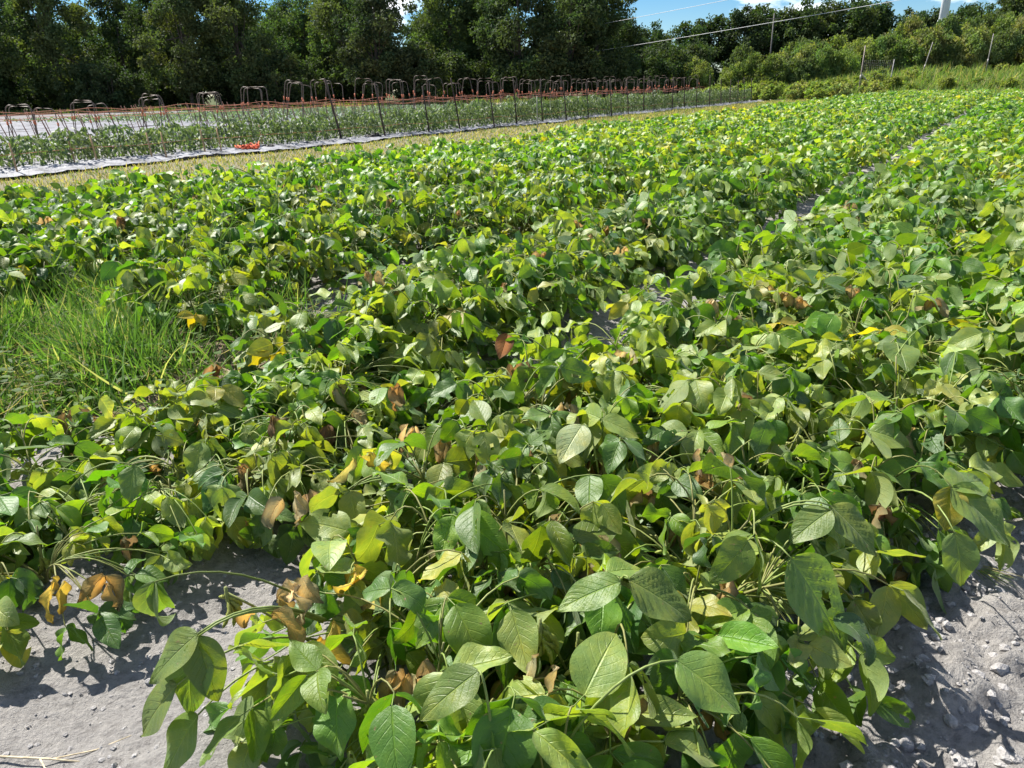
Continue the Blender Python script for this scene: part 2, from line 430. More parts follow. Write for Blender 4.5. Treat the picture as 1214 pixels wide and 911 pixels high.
def soy_plant(n_tri, R, Hc, yellow, nt, nu, lean=(0, 0), detail=True, size=.122, droop=.5, at=None):
    fol, st = MB(), MB()
    lean = np.array(lean, float)
    J = soy_targets(n_tri, R, Hc, lean)
    if at is not None:          # leave the outstanding leaves and pod clusters room
        o = np.array([0, 0, CAMH]); Pw = J + np.array(at); ok = np.ones(n_tri, bool)
        for c_, r_ in zip(CLEAR, CLR):
            d_ = c_ - o; Lc = np.linalg.norm(d_); d_ = d_ / Lc; t_ = (Pw - o) @ d_
            ok &= ~((np.linalg.norm(Pw - o - t_[:, None] * d_, axis=1) < r_) & (t_ < Lc + .03) & (t_ > Lc - .6))
        J = J[ok]; n_tri = len(J)
    out = J * np.array([1, 1, 0]) / R
    sz = size * rng.uniform(.72, 1.2, n_tri) * np.where(J[:, 2] < .2, .85, 1)
    trifoliate(fol, st if detail else None, J, out, sz, soy_colors(n_tri, yellow), nt, nu, droop)
    if detail:
        br = []
        for k in range(5):
            a = k * 1.257 + rng.random()
            e = np.array([math.cos(a) * R * .5, math.sin(a) * R * .5, Hc * .7]) if k else np.array([0, 0, Hc * .85])
            e[:2] += lean * .6
            p = arc(np.array([0, 0, -.02]), e, 0, 7); p[:, :2] *= (np.linspace(0, 1, 7) ** .7)[:, None]
            br.append(p); tube(st, p, np.linspace(.0055, .0025, 7), 6, (.17, .17, .06))
        allp = np.concatenate([b[2:] for b in br])
        for i in range(n_tri):
            j = np.argmin(np.linalg.norm(allp - J[i] * np.array([.75, .75, .8]), axis=1))
            tube(st, arc(allp[j], J[i], .02 + .03 * rng.random(), 6), np.linspace(.0026, .0017, 6), 5, [(.16, .22, .045), (.22, .25, .07), (.2, .2, .06)][rng.integers(3)], cap=False)
        return fol, st, br
    return fol, None, None

def pod(mb, base, d, L, col):
    n = 11; t = np.linspace(0, 1, n)
    d = norm(d); side = norm(np.cross(d, [.3, .8, .1])); 
    curve = base + d * (t * L)[:, None] + side * (L * .16 * np.sin(PI * t))[:, None]
    r = .0052 * (np.sin(PI * np.clip(t, .03, .97)) ** .45) * (1 + .24 * np.cos(2 * PI * (t * 3 - .5)))
    r[0] = .0016; r[-1] = .0009
    tube(mb, curve, r, 7, col)
def pod_cluster(n):
    mb = MB()
    tube(mb, [[0, 0, .035], [0, 0, 0], [0, 0, -.03]], [.0035, .0045, .0035], 6, (.18, .2, .06))
    for i in range(n):
        b = np.array([rng.normal(0, .002), rng.normal(0, .002), rng.uniform(-.025, .025)])
        d = np.array([rng.normal(0, .5), rng.normal(0, .5), -1.])
        g = rng.random()
        pod(mb, b, d, rng.uniform(.042, .06), np.array([.21, .25, .045]) * (1 - g * .3) + np.array([.08, .05, .01]) * g * .5)
    return mb
def withered(n, tone):
    mb = MB()
    col = np.array(tone) * rng.uniform(.7, 1.3, (n, 1))
    b = np.stack([rng.normal(0, .02, n), rng.normal(0, .02, n), np.zeros(n)], -1)
    d = norm(np.stack([rng.normal(0, .5, n), rng.normal(0, .5, n), -np.ones(n)], -1))
    leaves(mb, b, d, dirs(n), rng.uniform(.08, .115, n), rng.uniform(.055, .08, n), rng.uniform(-.8, 1.5, n), rng.uniform(.5, 1.25, n), .13, col, 9, 8, jit=.022)
    return mb

# single leaves that stand out, each on the plant it grows from
HERO = [('pale broad leaf', (0.275, 1.023, 0.52), (0.375, 0.962, 0.47), .82, 0, None), ('leaf with an insect hole', (0.589, 1.341, 0.5), (0.711, 1.257, 0.33), .72, 0, [(.5, -.25, .07, .18), (.55, -.2, .06, .12)]),
 ('broad drooping leaf', (1.158, 1.724, 0.44), (1.286, 1.616, 0.34), .72, 0, None), ('leaf with yellow tip', (1.158, 1.724, 0.44), (1.132, 1.66, 0.35), .8, 1, None), ('pale leaf', (1.158, 1.724, 0.44), (1.30, 1.80, 0.43), .7, 0, None),
 ('round pale leaf', (1.11, 1.601, 0.38), (1.119, 1.53, 0.27), .82, 0, None), ('bright leaf lying on the canopy', (1.461, 2.675, 0.52), (1.44, 2.52, 0.48), .85, 0, None),
 ('translucent green leaf', (-0.648, 1.218, 0.44), (-0.765, 1.19, 0.35), .62, 0, None), ('long hanging leaf', (-0.651, 1.222, 0.43), (-0.617, 1.174, 0.30), .62, 0, None), ('dark hanging leaf', (-0.669, 1.227, 0.42), (-0.683, 1.17, 0.27), .7, 0, None),
 ('yellowish hanging leaf', (-0.695, 1.187, 0.34), (-0.80, 1.17, 0.23), .68, 0, None), ('lowest hanging leaf', (-0.661, 1.176, 0.27), (-0.75, 1.13, 0.15), .6, 0, None), ('curling leaf', (-0.787, 1.355, 0.47), (-0.833, 1.3, 0.34), .6, 2, None), ('pale curling leaf', (-0.787, 1.355, 0.47), (-0.77, 1.32, 0.36), .55, 2, None),
 ('bright backlit leaf', (-0.07, 1.009, 0.52), (-0.175, 0.971, 0.46), .62, 0, None), ('brown dead leaf', (-0.012, 2.80, 0.55), (-0.042, 2.72, 0.47), .75, 3, None), ('upturned leaf', (0.206, 1.234, 0.53), (0.077, 1.204, 0.5), .6, 0, None), ('broad pale leaf', (0.225, 1.239, 0.53), (0.35, 1.20, 0.47), .78, 0, None),
 ('shaded leaf', (0.759, 1.548, 0.5), (0.856, 1.469, 0.42), .7, 0, None), ('shaded leaf', (0.751, 1.53, 0.5), (0.647, 1.5, 0.44), .7, 0, None), ('whitish upturned leaf', (-1.554, 2.605, 0.40), (-1.535, 2.64, 0.30), .85, 4, None), ('round green leaf', (-1.142, 2.006, 0.42), (-1.156, 1.942, 0.33), .8, 0, None), ('pale leaf', (0.203, 1.98, 0.53), (0.13, 1.88, 0.47), .75, 4, None)]
EXTRA = [(-.62, 1.75, .44, 'w'), (-.45, 1.95, .46, 'y'), (-.30, 2.15, .47, 'w'), (.18, 2.25, .48, 'w'), (.35, 1.75, .44, 'b'), (-.18, 1.62, .42, 'w'), (.55, 1.95, .46, 'w'), (-.9, 2.5, .36, 'b'), (-.7, 2.75, .36, 'w'), (.02, 2.6, .5, 'b'), (.45, 2.7, .5, 'w'), (.7, 2.4, .46, 'o'), (-.42, 1.3, .36, 'y'), (.95, 3.4, .5, 'w'), (-.124, 1.99, .44, 'w'), (.04, 1.98, .44, 'b'), (-.476, 1.406, .42, 'w'), (.491, 1.398, .42, 'w'), (1.025, 1.82, .33, 'b'), (-1.145, 1.734, .22, 'o'), (-1.249, 1.69, .24, 'y'), (.045, 1.22, .42, 'p'), (-.635, 1.35, .42, 'p'), (.714, 3.1, .46, 'p'), (.884, 2.08, .42, 'p'), (-.424, 2.634, .42, 'o'), (-.35, 1.45, .40, 'y'), (-.02, 1.25, .38, 'p'), (.12, 1.2, .40, 'p')]
CLEAR = np.array([(np.array(h[1]) + np.array(h[2])) / 2 for h in HERO] + [np.array(q[:3]) + [0, 0, -.03] for q in EXTRA])
CLR = np.array([.072] * len(HERO) + [.045] * len(EXTRA))
ORDN = ['first', 'second', 'third', 'fourth', 'fifth', 'sixth', 'seventh', 'eighth', 'ninth', 'tenth', 'eleventh', 'twelfth', 'thirteenth', 'fourteenth', 'fifteenth', 'sixteenth', 'seventeenth', 'eighteenth', 'nineteenth', 'twentieth', 'twenty-first', 'twenty-second', 'twenty-third', 'twenty-fourth', 'twenty-fifth', 'twenty-sixth', 'twenty-seventh', 'twenty-eighth', 'twenty-ninth', 'thirtieth'] + ['thirty-' + q for q in ('first', 'second', 'third', 'fourth', 'fifth', 'sixth', 'seventh', 'eighth', 'ninth')] + ['fortieth'] + ['forty-' + q for q in ('first', 'second', 'third', 'fourth', 'fifth', 'sixth', 'seventh', 'eighth', 'ninth')]
SIDE = {(0, 0): 'along the closest row, on the smooth soil side', (0, 1): 'along the middle of the closest row', (0, 2): 'along the closest row, on the cloddy soil side', (0, 3): 'of those sprawling out over the cloddy soil',
        (1, 0): 'along the second row, on the straw-littered side', (1, 1): 'along the middle of the second row', (1, 2): 'along the second row, on the smooth soil side', (1, 3): 'of those between the two closest rows', (6, 0): 'along the short row, next to the cloddy furrow', (6, 1): 'along the middle of the short row', (6, 2): 'along the short row, on its far side'}
line_n = {}
# positions in every row, nearest first
spots = []
for ri, c in enumerate(ROWS):
    for line, off in enumerate((-.36, 0., .36, .68) if ri == 0 else (-.31, 0., .31, .66) if ri == 1 else (-.28, 0., .28)):
        l = -2.0 + (0.2 * (line % 2)) + .07 * line
        while l < 72:
            s = c + off + rng.normal(0, .045); ll = l + rng.normal(0, .05)
            if ri == 0 and line == 0 and ll < 1.5: s += .14
            if ll > 4 and ri < 2: s = c + (s - c) * (.74 if ri == 0 else .85) + (.07 if ri == 0 else 0)
            if ri == 0 and line == 3: s -= .06
            if ri == 0 and line == 2 and ll < 2: s -= .06
            l += .46 if ri else .44
            x, y = W2(s, ll)
            if y < .55: continue
            d, px, py = depth_of(x, y, .35)
            if d < .6 or px < -230 or px > 1214 + 260 or py > 1330: continue
            if ri == 0 and (ll < .58): continue
            if ri == 6 and ll < (3.0, 3.2, 3.2)[line]: continue
            if ri == 0 and line == 3 and (ll < 2.25 or 3.0 < ll): continue
            if ri == 0 and line == 1 and 3.15 < ll < 3.55: continue
            if s < -1.0 and ri == 0 and ll < .82: continue
            if ri == 0 and line < 2 and 42 < ll < 47: continue
            if ri == 1 and line == 1 and 8.3 < ll < 9.1: continue
            if ri == 1 and line == 3 and (ll < 1.45 or ll > 2.8): continue
            if ri == 5 and (ll < 3. or line == 0): continue
            if ri == 1 and ll < .4: continue
            if ri == 2 and ll < 2.7: continue                      # weeds took over the head of this row
            if ri == 3 and ll < 1.9 and line >= 1: continue
            if ri == 2 and line == 2 and (3.0 < ll < 5.2): continue
            if ri == 1 and line == 0 and (8.0 < ll < 9.2): continue   # bare straw-covered gap
            if ri == 1 and line == 0 and (ll < 3.4 or 4.1 < ll < 5.0): continue
            if math.hypot(x, y) < .93: continue
            spots.append((math.hypot(x, y), ri, line, x, y, ll, s))
spots.sort()
print('soy spots', len(spots))
NEAR, N_IND = 34, 300
ROWNAME = ['row closest to the camera', 'second row', 'third row', 'fourth row', 'fifth row', 'outermost row beside the grassy track', 'short row beside the bare furrow']
near_names = []
protos = []
for v in range(12):
    yl = [.03, .06, .1, .05, .26, .04, .16, .08, .34, .05, .07, .18][v]
    fol, st, br = soy_plant(64, rng.uniform(.37, .43), rng.uniform(.40, .56), yl, 6, 4, rng.normal(0, .14, 2))
    r = empty('soybean_plant', (0, 0, 0))
    f = fol.build('foliage', M_SOY, r); s_ = st.build('stem', M_STEM, r); reg(r, f, s_)
    for k in range(2):
        p = pod_cluster(5).build('pod_cluster', M_POD, s_, loc=br[k][4 + k]); reg(s_, p)
    if v % 3 == 1:
        wl = withered(3, (.29, .23, .15)).build('withered_leaf', M_DRY, f, loc=(rng.normal(0, .2), rng.normal(0, .2), .42)); wl['label'] = 'brown dried leaf'; reg(f, wl)
    protos.append((r, yl))
ORDER = list(np.argsort([p[1] for p in protos]))
used = set()
plant_at = []
for i, (dist, ri, line, x, y, ll, s) in enumerate(spots[:N_IND]):
    gz = float(ground_z(np.array([x]), np.array([y]))[0])
    kk = line_n[(ri, line)] = line_n.get((ri, line), -1) + 1
    if i < NEAR:
        yl = [.06, .05, .14, .07, .18][i % 5] + (.1 if (ri == 0 and line == 0) else 0)
        low = .27 if (ri == 1 and (ll < 1.0 or line == 3)) else .34 if (ri == 1 and ll < 2.2) else (.4 if ri == 1 else .53)
        fol, st, br = soy_plant(84, rng.uniform(.38, .44), low * rng.uniform(.78, 1.08), yl, 12, 8, rng.normal(0, .16, 2), True, .121, .6, (x, y, gz))
        r = empty('soybean_plant', (x, y, gz), 0)
        f = fol.build('foliage', M_SOY, r); s_ = st.build('stem', M_STEM, r)
        for k in range(3):
            pod_cluster(int(rng.integers(5, 9))).build('pod_cluster', M_POD, s_, loc=br[k][3 + k])
        for k in range(int(rng.integers(1, 5))):
            tone = [(.30, .245, .17), (.38, .33, .25), (.17, .12, .08), (.30, .22, .10)][rng.integers(4)]
            a = rng.random() * 6.28
            wl = withered(int(rng.integers(2, 4)), tone).build('withered_leaf', M_DRY, f, loc=(.28 * math.cos(a), .28 * math.sin(a), rng.uniform(.4, .8) * low))
            wl['label'] = 'brown withered leaf' if tone[0] < .45 else 'pale dried leaf'
        tag(r, f'{ORDN[kk]} large soybean plant from the camera {SIDE[(ri, line)]}', 'soybean plant', 'soybean plants of the ' + ROWNAME[ri])
        plant_at.append((x, y, r, ri, line, ll))
    else:
        pn = float(vnoise(np.array([x * .45 + 40]), np.array([y * .45]))[0]) + rng.normal(0, .12); v = ORDER[int(np.clip((pn - .2) / .6 * len(ORDER), 0, len(ORDER) - 1))]; root, yl = protos[v]
        o = root if v not in used else copy_tree(root); used.add(v)
        o.location = (x, y, gz); o.rotation_euler = (0, 0, rng.random() * 2 * PI)
        k = rng.uniform(.9, 1.12); o.scale = (k, k, k * rng.uniform(.92, 1.08))
        kindw = 'yellowing' if yl > .15 else 'bushy green'
        tag(o, f'{kindw} soybean plant in the {ROWNAME[ri]}', 'soybean plant', f'{kindw} soybean plants in the {ROWNAME[ri]}')
for lb, b, tp, wr, sty, hole in HERO:
    b = np.array(b); tp = np.array(tp); j = min(range(len(plant_at)), key=lambda q: math.hypot(plant_at[q][0] - b[0], plant_at[q][1] - b[1]))
    r = plant_at[j][2]; o = np.array(r.location[:]); L = float(np.linalg.norm(tp - b)); mb = MB()
    col = [np.array([.105, .175, .03]), np.array([.24, .26, .04]), np.array([.10, .17, .035]), np.array([.17, .085, .04]), np.array([.22, .27, .12])][sty]
    d = norm(tp - b); nr = norm(np.array([0, -.35, 1.]) - d * np.dot([0, -.35, 1.], d))
    leaves(mb, b - o, d, nr, L * 1.04, L * wr, [.35, .4, 1.9, -.3, .3][sty], [.2, .2, .7, .5, .15][sty], .05, col, 22, 18, hole=hole)
    f = mb.build('leaf', M_DRY if sty == 3 else M_SOY, r); f['label'] = lb
    mb = MB(); q = np.array([0, 0, .1]) + (b - o) * np.array([.35, .35, .5])
    tube(mb, arc(q, b - o, .05, 8), np.linspace(.003, .0019, 8), 6, (.18, .23, .06)); mb.build('petiole', M_STEM, r)
for (x, y, z, kind) in EXTRA:
    j = min(range(len(plant_at)), key=lambda q: math.hypot(plant_at[q][0] - x, plant_at[q][1] - y)); r = plant_at[j][2]; o = Vector((x, y, z)) - r.location
    if kind == 'p':
        pod_cluster(8).build('pod_cluster', M_POD, r, loc=o)
        mb = MB(); tube(mb, arc([o[0] * .3, o[1] * .3, .1], [o[0], o[1], o[2] + .02], .02), .003, 5, (.18, .2, .06)); mb.build('stem', M_STEM, r)
    else:
        c = {'w': (.36, .31, .235), 'b': (.16, .105, .07), 'o': (.31, .205, .09), 'y': (.40, .35, .07)}[kind]
        w_ = withered(3, c).build('withered_leaf', M_DRY, r, loc=o); w_['label'] = {'w': 'pale withered leaf', 'b': 'dark brown withered leaf', 'o': 'orange-brown withered leaf', 'y': 'yellow dying leaf'}[kind]
for v, (root, _) in enumerate(protos):
    if v not in used: print('unused proto', v)
# the plants beyond, too many to build one by one
mb = MB()
for (dist, ri, line, x, y, ll, s) in spots[N_IND:]:
    n = 30 if dist < 25 else 17
    R, Hc = rng.uniform(.35, .42), rng.uniform(.40, .60)
    J = soy_targets(n, R, Hc, np.zeros(2)); gz = float(ground_z(np.array([x]), np.array([y]))[0])
    out = J * np.array([1, 1, 0]); J = J + np.array([x, y, gz])
    k = 1.15 if dist < 25 else 1.5
    trifoliate(mb, None, J, out, .115 * k * rng.uniform(.75, 1.2, n), soy_colors(n, float(np.clip(.13 + .75 * (vnoise(np.array([x * .3]), np.array([y * .3]))[0] - .42), .05, .5))), 3, 2, .4)
tag(mb.build('soybean_foliage', M_SOY), 'far soybean plants merging into one green canopy', kind='stuff')

# ------------------------------------------------------------------ grasses
def blades(mb, x, y, h, w, col, lean=.35, nt=3, z=None):
    n = len(x)
    z = ground_z(x, y) if z is None else z
    b = np.stack([x, y, z - .005], -1)
    d = norm(np.array([0, 0, 1.]) + dirs(n) * (np.abs(rng.normal(0, lean, n)))[:, None])
    leaves(mb, b, d, norm(dirs(n) + np.array([0, 0, .2])), h, w, rng.uniform(.1, 1.5, n), .3, 0., col, nt, 2, 'grass')
GR = np.array([[.10, .17, .03], [.07, .13, .03], [.14, .2, .05], [.30, .27, .13], [.22, .20, .10]])
def gcol(n, p): return GR[rng.choice(5, n, p=p)] * rng.uniform(.75, 1.25, (n, 1))
# weedy grass at the head of the third row
mb = MB()
n = 30000
s = rng.normal(-4.3, .7, n); l = rng.uniform(-.4, 3.3, n)
keep = (s > -5.6) & (s < -3.3 - .13 * l + .25 * rng.normal(size=n)) & (vnoise(s * 3.5, l * 3.5) > rng.uniform(.0, .6, n))
s, l = s[keep], l[keep]; x, y = W2(s, l); n = len(x)
blades(mb, x, y, rng.uniform(.06, .40, n) * (.5 + vnoise(s * 2.5 + 9, l * 2.5)), rng.uniform(.005, .017, n), gcol(n, [.36, .38, .12, .08, .06]) * np.array([.85, 1., 1.]), .8, 6)
k = rng.random(n) < .16; s, l = s[k], l[k]; x, y = W2(s, l); n = len(x)
z = ground_z(x, y) + rng.uniform(.02, .16, n)
leaves(mb, np.stack([x, y, z], -1), norm(dirs(n) + np.array([0, 0, 1.]) * rng.normal(.1, .3, (n, 1))), norm(np.array([0, 0, 1.]) + .5 * rng.normal(size=(n, 3))), rng.uniform(.1, .3, n), .005, rng.normal(.3, .6, n), .3, 0, np.array([.30, .25, .14]) * rng.uniform(.6, 1.1, (n, 1)), 5, 2, 'grass')
tag(mb.build('grass', M_GRASS), 'fine weedy grass tangled at the head of the rows', kind='stuff')
# small broad weeds inside that patch
mb = MB()
n = 1100
s = rng.normal(-3.95, .5, n); l = rng.uniform(0, 3.4, n); x, y = W2(s, l)
b = np.stack([x, y, ground_z(x, y) + rng.uniform(.02, .2, n)], -1)
leaves(mb, b, norm(dirs(n) + [0, 0, .3]), np.array([0, 0, 1.]), rng.uniform(.03, .085, n), rng.uniform(.015, .045, n), .5, .3, .05, gcol(n, [.4, .6, .0, 0, 0]) * .8, 4, 2, 'lance')
tag(mb.build('weeds', M_GRASS), 'small broadleaf weeds growing through the grass', kind='stuff')
# verge along the track
mb = MB()
n = 46000
l = rng.uniform(0, 1, n) ** 1.5 * 76 + 1; s = rng.uniform(-17.1, -11.2, n)
pr = sstep(s + rng.normal(0, .8, n), -11, -13.4)
keep = rng.random(n) < pr; s, l = s[keep], l[keep]; x, y = W2(s, l); n = len(x)
blades(mb, x, y, rng.uniform(.04, .13, n) * (1 + .4 * (l > 30)), rng.uniform(.012, .03, n) * (1 + l / 40), gcol(n, [.12, .14, .06, .44, .24]), .6, 2)
n = 5000
s = -9.2 + rng.normal(0, .5, n); l = rng.uniform(2, 70, n); x, y = W2(s, l)
blades(mb, x, y, rng.uniform(.04, .14, n), rng.uniform(.012, .025, n), gcol(n, [.3, .3, .2, .12, .08]), .6, 2)
tag(mb.build('grass', M_GRASS), 'dry mown grass along the field track', kind='stuff')

def tall_grass(x, y, h, n, label, group=None):
    r = empty('tall_grass', (x, y, float(ground_z(np.array([x]), np.array([y]))[0])), 0, label, 'grass weed', group)
    st, bl = MB(), MB()
    for k in range(n):
        a = rng.random() * 6.28; e = np.array([math.cos(a) * h * .3, math.sin(a) * h * .3, h * rng.uniform(.6, .9)])
        p = arc([rng.normal(0, .02), rng.normal(0, .02), -.01], e, .02, 6); tube(st, p, np.linspace(.003, .0015, 6), 5, (.16, .22, .06))
        q = p[2:]; m = len(q)
        leaves(bl, q, norm(dirs(m) + [0, 0, .9]), norm(dirs(m) + [0, 0, .5]), rng.uniform(.18, .34, m) * h / .6, rng.uniform(.010, .018, m), rng.uniform(.8, 2.2, m), .45, .02, gcol(m, [.3, .2, .5, 0, 0]), 10, 2, 'grass')
    st.build('stem', M_STEM, r); bl.build('blade', M_GRASS, r)
for i, (s, l, h, n) in enumerate([(-4.35, 2.95, .72, 5), (-4.75, 3.2, .75, 4), (-4.0, 2.45, .5, 4), (-4.9, 1.9, .5, 5), (-5.25, 2.6, .6, 4), (-5.0, .9, .55, 4), (-4.75, 3.7, .85, 6), (-3.9, 6.2, .6, 3)]):
    x, y = W2(s, l)
    tall_grass(x, y, h, n, ['tall broad-bladed grass weed arching over the weed patch', 'tall grey-green grass weed between the bean rows', 'lower grass clump beside the straw-covered furrow', 'bright green grass clump amid the fine weeds',
                            'grass clump against the yellowing bean leaves', 'loose grass clump at the outer side of the weed patch', 'tallest grass weed standing out of the third bean row', 'slim grass weed in the furrow farther along the rows'][i], 'tall grass weeds')

# ------------------------------------------------------------------ straw and clods
mb = MB()
for (ps, pl, rs, rl, n) in ((-3.6, 2.35, .35, .7, 420), (-3.55, 4.6, .2, 1.5, 380), (-2.95, 8.7, .4, .7, 300), (-1.95, 2.2, .12, .8, 60)):
    s = ps + rng.normal(0, rs * .7, n); l = pl + rng.normal(0, rl * .6, n); x, y = W2(s, l)
    z = ground_z(x, y) + rng.uniform(.004, .03, n)
    d = norm(dirs(n) + np.array([0, 0, 1.]) * rng.normal(0, .12, (n, 1)))
    leaves(mb, np.stack([x, y, z], -1), d, norm(np.array([0, 0, 1.]) + .4 * rng.normal(size=(n, 3))), rng.uniform(.05, .22, n), rng.uniform(.003, .007, n), rng.normal(0, .5, n), .3, 0, np.array([.42, .33, .2]) * rng.uniform(.45, 1.15, (n, 1)), 5, 2, 'grass')
tag(mb.build('straw_litter', M_STRAW), 'dead straw littering the furrow', kind='stuff')

bm_v = None
import bmesh
bmi = bmesh.new(); bmesh.ops.create_icosphere(bmi, subdivisions=2, radius=1); ICO = np.array([v.co[:] for v in bmi.verts]); ICOF = np.array([[v.index for v in f.verts] for f in bmi.faces]); bmi.free()
bmi = bmesh.new(); bmesh.ops.create_icosphere(bmi, subdivisions=1, radius=1); ICO1 = np.array([v.co[:] for v in bmi.verts]); ICO1F = np.array([[v.index for v in f.verts] for f in bmi.faces]); bmi.free()
def rock(r, hi=False):
    V = (ICO if hi else ICO1).copy()
    ax = norm(rng.normal(size=(7, 3)))
    for a in ax:                              # a few flat broken faces
        h = rng.uniform(.55, .95); d = V @ a
        V -= np.maximum(0, d - h)[:, None] * a * .9
    V *= 1 + rng.normal(0, .04, (len(V), 1))
    return V * r * rng.uniform(.7, 1.2, 3) * np.array([1, 1, .75])
mb = MB()
cnt = 0
for (s0, s1, l0, l1, n) in ((-.3, .75, .9, 3.4, 5200), (-2.25, -1.4, -.2, 2.3, 3200), (-3.75, -3.35, 3., 6, 250), (.05, .5, 3.2, 6, 250)):
    s = rng.uniform(s0, s1, n); l = rng.uniform(l0, l1, n); x, y = W2(s, l)
    z = ground_z(x, y); r = (.0022 + .019 * rng.random(n) ** 6) * (1.15 if s0 > -1 else .6)
    for i in range(n):
        mb.add(rock(r[i]) + [x[i], y[i], z[i] - r[i] * .1], None, None, None, ICO1F)
tag(mb.build('soil_clods', M_CLOD, smooth=False), 'loose crumbs of grey soil between the rows', kind='stuff')

GZ = lambda x, y: float(ground_z(np.array([x]), np.array([y]))[0])
for i, (x, y, r, lb) in enumerate([(1.145, 1.725, .026, 'largest angular grey soil clod beside the dried leaf'), (.98, 1.62, .020, 'round pale clod under the drooping bean leaves'), (1.03, 1.50, .018, 'small grey clod between two leaf shadows'),
        (.90, 1.66, .022, 'crumbly clod close against the bean stems'), (1.12, 1.36, .016, 'little clod at the fringe of the plant shadow'), (1.33, 1.92, .02, 'grey clod lying by the uprooted grass'), (.88, 1.27, .022, 'dark clod in the deep shade of the front plant'),
        (1.0, 1.31, .018, 'flat clod inside the long plant shadow'), (-.98, 1.55, .014, 'single dark pebble on the smooth soil'), (-.80, 1.52, .013, 'dark pebble under the hanging leaves')]):
    mb = MB(); mb.add(rock(r, True), None, None, None, ICOF)
    tag(mb.build('soil_clod', M_CLOD, smooth=False, loc=(x, y, GZ(x, y) + r * .35)), lb, 'clod', 'larger soil clods')

# dry stalks on the smooth soil, uprooted grass, fallen leaf
r = empty('dry_stalk', (-1.12, 1.28, GZ(-1.12, 1.28) + .008), 0, 'forked dry straw stalk lying on the smooth soil', 'stalk')
mb = MB(); tube(mb, [[-.22, .03, 0], [-.1, .03, .006], [.02, .02, .006], [.13, .01, 0]], [.003, .003, .0025, .002], 6, (.5, .42, .28)); mb.build('stem', M_STRAW, r)
for q in ([[.0, .02, .006], [.05, -.03, .006], [.1, -.09, 0]], [[.03, .02, .006], [.12, .04, .008], [.2, .10, 0]], [[-.2, -.0, 0], [-.12, -.03, .004], [.0, -.035, 0]]):
    mb = MB(); tube(mb, q, .0018, 5, (.46, .38, .25)); mb.build('twig', M_STRAW, r)
r = empty('uprooted_grass', (1.42, 1.83, GZ(1.42, 1.83) + .01), 0, 'small pulled-up grass tuft lying on the bare soil', 'weed')
mb = MB(); n = 16
b = np.tile([-.05, .06, .004], (n, 1)) + rng.normal(0, .006, (n, 3)) * [1, 1, .3]
leaves(mb, b, norm(np.array([.6, -.8, .06]) + .18 * rng.normal(size=(n, 3)) * [1, 1, .4]), norm([0, 0, 1] + .5 * rng.normal(size=(n, 3))), rng.uniform(.08, .16, n), .005, .2, .3, 0, gcol(n, [.4, .1, .3, .1, .1]), 5, 2, 'grass'); mb.build('blade', M_GRASS, r)
mb = MB()
for k in range(8): tube(mb, [[-.05, .06, .004], [-.08 + rng.normal(0, .01), .10 + rng.normal(0, .01), .004]], .001, 4, (.5, .45, .33))
mb.build('root', M_STRAW, r)
mb = MB(); n = 4
leaves(mb, rng.normal(0, .02, (n, 3)) * [1, 1, .3], norm(dirs(n)), norm([0, 0, 1] + .3 * rng.normal(size=(n, 3))), .10, .075, -1.1, 1.0, .13, np.array([.5, .40, .24]) * rng.uniform(.7, 1.1, (n, 1)), 9, 8, jit=.02)
tag(mb.build('fallen_leaf', M_DRY, loc=(1.08, 1.86, GZ(1.08, 1.86) + .02)), 'curled tan dead leaf lying on soil below the bean plant', 'dead leaf')

# ------------------------------------------------------------------ pepper rows
def pepper(mbf, mbs, nl, R, Hc, nt, nu, L, x=0, y=0, z=0):
    a = rng.random(nl) * 2 * PI; zz = rng.uniform(.12, 1, nl) ** .8 * Hc
    rr = R * np.sqrt(np.clip(1 - ((zz / Hc - .5) / .62) ** 2, .05, 1)) * rng.uniform(.55, 1.05, nl)
    b = np.stack([x + rr * np.cos(a), y + rr * np.sin(a), z + zz], -1)
    d = norm(np.stack([np.cos(a), np.sin(a), rng.normal(-.75, .5, nl)], -1) + .4 * dirs(nl))
    c = np.array([[.065, .10, .04], [.09, .13, .055], [.15, .18, .11], [.08, .115, .055]])[rng.integers(0, 4, nl)] * rng.uniform(.8, 1.25, (nl, 1))
    leaves(mbf, b, d, norm([0, 0, 1.] + .4 * rng.normal(size=(nl, 3))), L * rng.uniform(.7, 1.2, nl), L * .42 * rng.uniform(.8, 1.2, nl), rng.uniform(.2, 1.1, nl), rng.uniform(.1, .5, nl), .05, c, nt, nu, 'lance')
    if mbs is not None:
        tube(mbs, [[0, 0, -.02], [0, 0, Hc * .45]], .008, 6, (.14, .16, .06))
        for k in range(4):
            an = k * 1.57 + rng.random(); tube(mbs, arc([0, 0, Hc * .4], [R * .7 * math.cos(an), R * .7 * math.sin(an), Hc * .85], .03), np.linspace(.005, .002, 6), 5, (.13, .17, .05))
pp = []
for v in range(6):
    f, s_ = MB(), MB(); pepper(f, s_, 150, .33, rng.uniform(.68, .84), 4, 2, .13)
    r = empty('pepper_plant', (0, 0, 0)); fo = f.build('foliage', M_PEP, r); so = s_.build('stem', M_STEM, r); reg(r, fo, so); pp.append(r)
usedp = set(); np_ = 0
